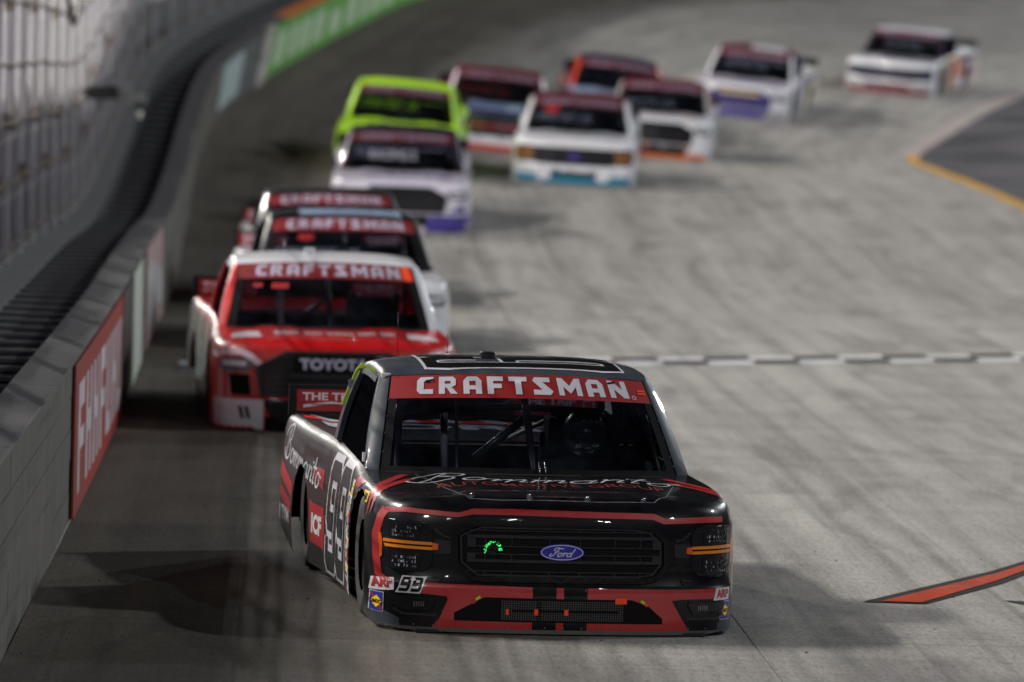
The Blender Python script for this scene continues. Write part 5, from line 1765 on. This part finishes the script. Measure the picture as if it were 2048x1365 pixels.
for (r_, p_, num, a_, b_) in ((t3, p3, '19', BLU, NAVY), (t4, p4, '9', ROF, NAVY), (t5, p5, '19', VIO, SIL), (t6, p6, '91', BK, W_), (t7, p7, '9', SIL, TEAL),
                              (t8, p8, '11', W_, NAVY), (t9, p9, '1', SIL, ORG), (t10, p10, '9', ROF, LBL), (t11, p11, '19', VIO, SIL), (t12, p12, '91', NAVY, ORG)):
    extras(r_, p_, num, a_, b_)
for a in (-1, 1): decal(t2, 'black_edge', [rect(min(a * .985, a * .91), .03, max(a * .985, a * .91), .735)], C_MATTE, fn=ws_off, off=.003, res=.1)
# ------------------------------------------------------------------ things fixed to the fence
def on_fence(y, u, h):
    return at_wall(s_of_y(y), u, .93) + Vector((0, 0, h))
p = on_fence(74.5, -1.0, 1.55)
bx = bpy.data.objects.new('loudspeaker', None); link(bx); bx.location = p
tag(bx, 'long black box on a bracket high on the catch fence', 'loudspeaker')
boxes('case', [((.14, 0, 0), (.36, .30, .17))], M_PLASTIC, bx, .015)
boxes('mount', [((-.07, 0, 0), (.05, .10, .11))], M_PLASTIC, bx)
boxes('arm', [((-.22, 0, .02), (.28, .04, .05)), ((-.22, 0, -.09), (.03, .04, .20))], plain('bracket_grey', (.10, .10, .11, 1), .5), bx)
p = on_fence(89, -.92, .30)
cl = bpy.data.objects.new('caution_light', None); link(cl); cl.location = p
tag(cl, 'small lit caution lamp on a bracket on the outer wall', 'lamp')
boxes('bracket', [((0, 0, .16), (.30, .06, .12)), ((-.12, 0, .28), (.08, .06, .22))], plain('bracket_pale', (.32, .31, .29, 1), .5), cl, .01)
v, f = lathe([(-.05, .0), (-.05, .05), (.03, .055), (.05, .0)], 16)
mobj('housing', [Vector((q.y + .06, q.z, q.x + .05)) for q in v], f, M_PLASTIC, cl, True)
mobj('bulb', [Vector((q.y * .7 + .06, q.z * .7 - .03, q.x * 1.1 - .08)) for q in v], f, plain('lamp_glow', (.8, .78, .7, 1), .3, emit=(1, .94, .82, 1), strength=.12), cl, True)
p = on_fence(118, -1.0, .5)
l2 = bpy.data.objects.new('caution_light', None); link(l2); l2.location = p
tag(l2, 'pale lamp housing on the outer wall far up at the bend', 'lamp')
boxes('bracket', [((0, 0, 0), (.2, .08, .25))], plain('bracket_pale', (.32, .31, .29, 1), .5), l2, .02)
boxes('housing', [((.1, 0, .1), (.3, .2, .18))], plain('housing_grey', (.25, .25, .26, 1), .4), l2, .03)
# loose cable hanging in a loop from the fence
a, b = on_fence(67.5, -1.1, 3.3), on_fence(74.5, -1.1, 3.4)
pts = [a.lerp(b, k / 12) + Vector((0, 0, -.95 * 4 * (k / 12) * (1 - k / 12))) for k in range(13)]
lc = tube('loose_cable', pts, .028, M_PLASTIC); tag(lc, 'black cable hanging in a loop from the fence', 'cable')
# bits of rubber and grit on the concrete
rnd = random.Random(31)
V, F = [], []
for k in range(110):
    x, y = rnd.uniform(-2.6, 4.2), rnd.uniform(26.5, 60)
    g, n = ground(x, y)
    r_ = rnd.uniform(.003, .011)
    o = len(V)
    an = rnd.uniform(0, 6.28)
    ca, sa_ = math.cos(an), math.sin(an)
    for dx, dy, dz in ((-r_, -r_ * .5, .001), (r_, -r_ * .4, .001), (r_ * .8, r_ * .5, .001), (-r_ * .7, r_ * .6, .001), (0, 0, .009)):
        V.append(g + Vector((dx * ca - dy * sa_, dx * sa_ + dy * ca, dz)))
    F += [(o, o + 1, o + 4), (o + 1, o + 2, o + 4), (o + 2, o + 3, o + 4), (o + 3, o, o + 4)]
gm = mobj('rubber_crumbs', V, F, plain('rubber_crumb', (.03, .027, .025, 1), .9)); gm['kind'] = 'stuff'; gm['label'] = 'small crumbs of tyre rubber scattered on the concrete'
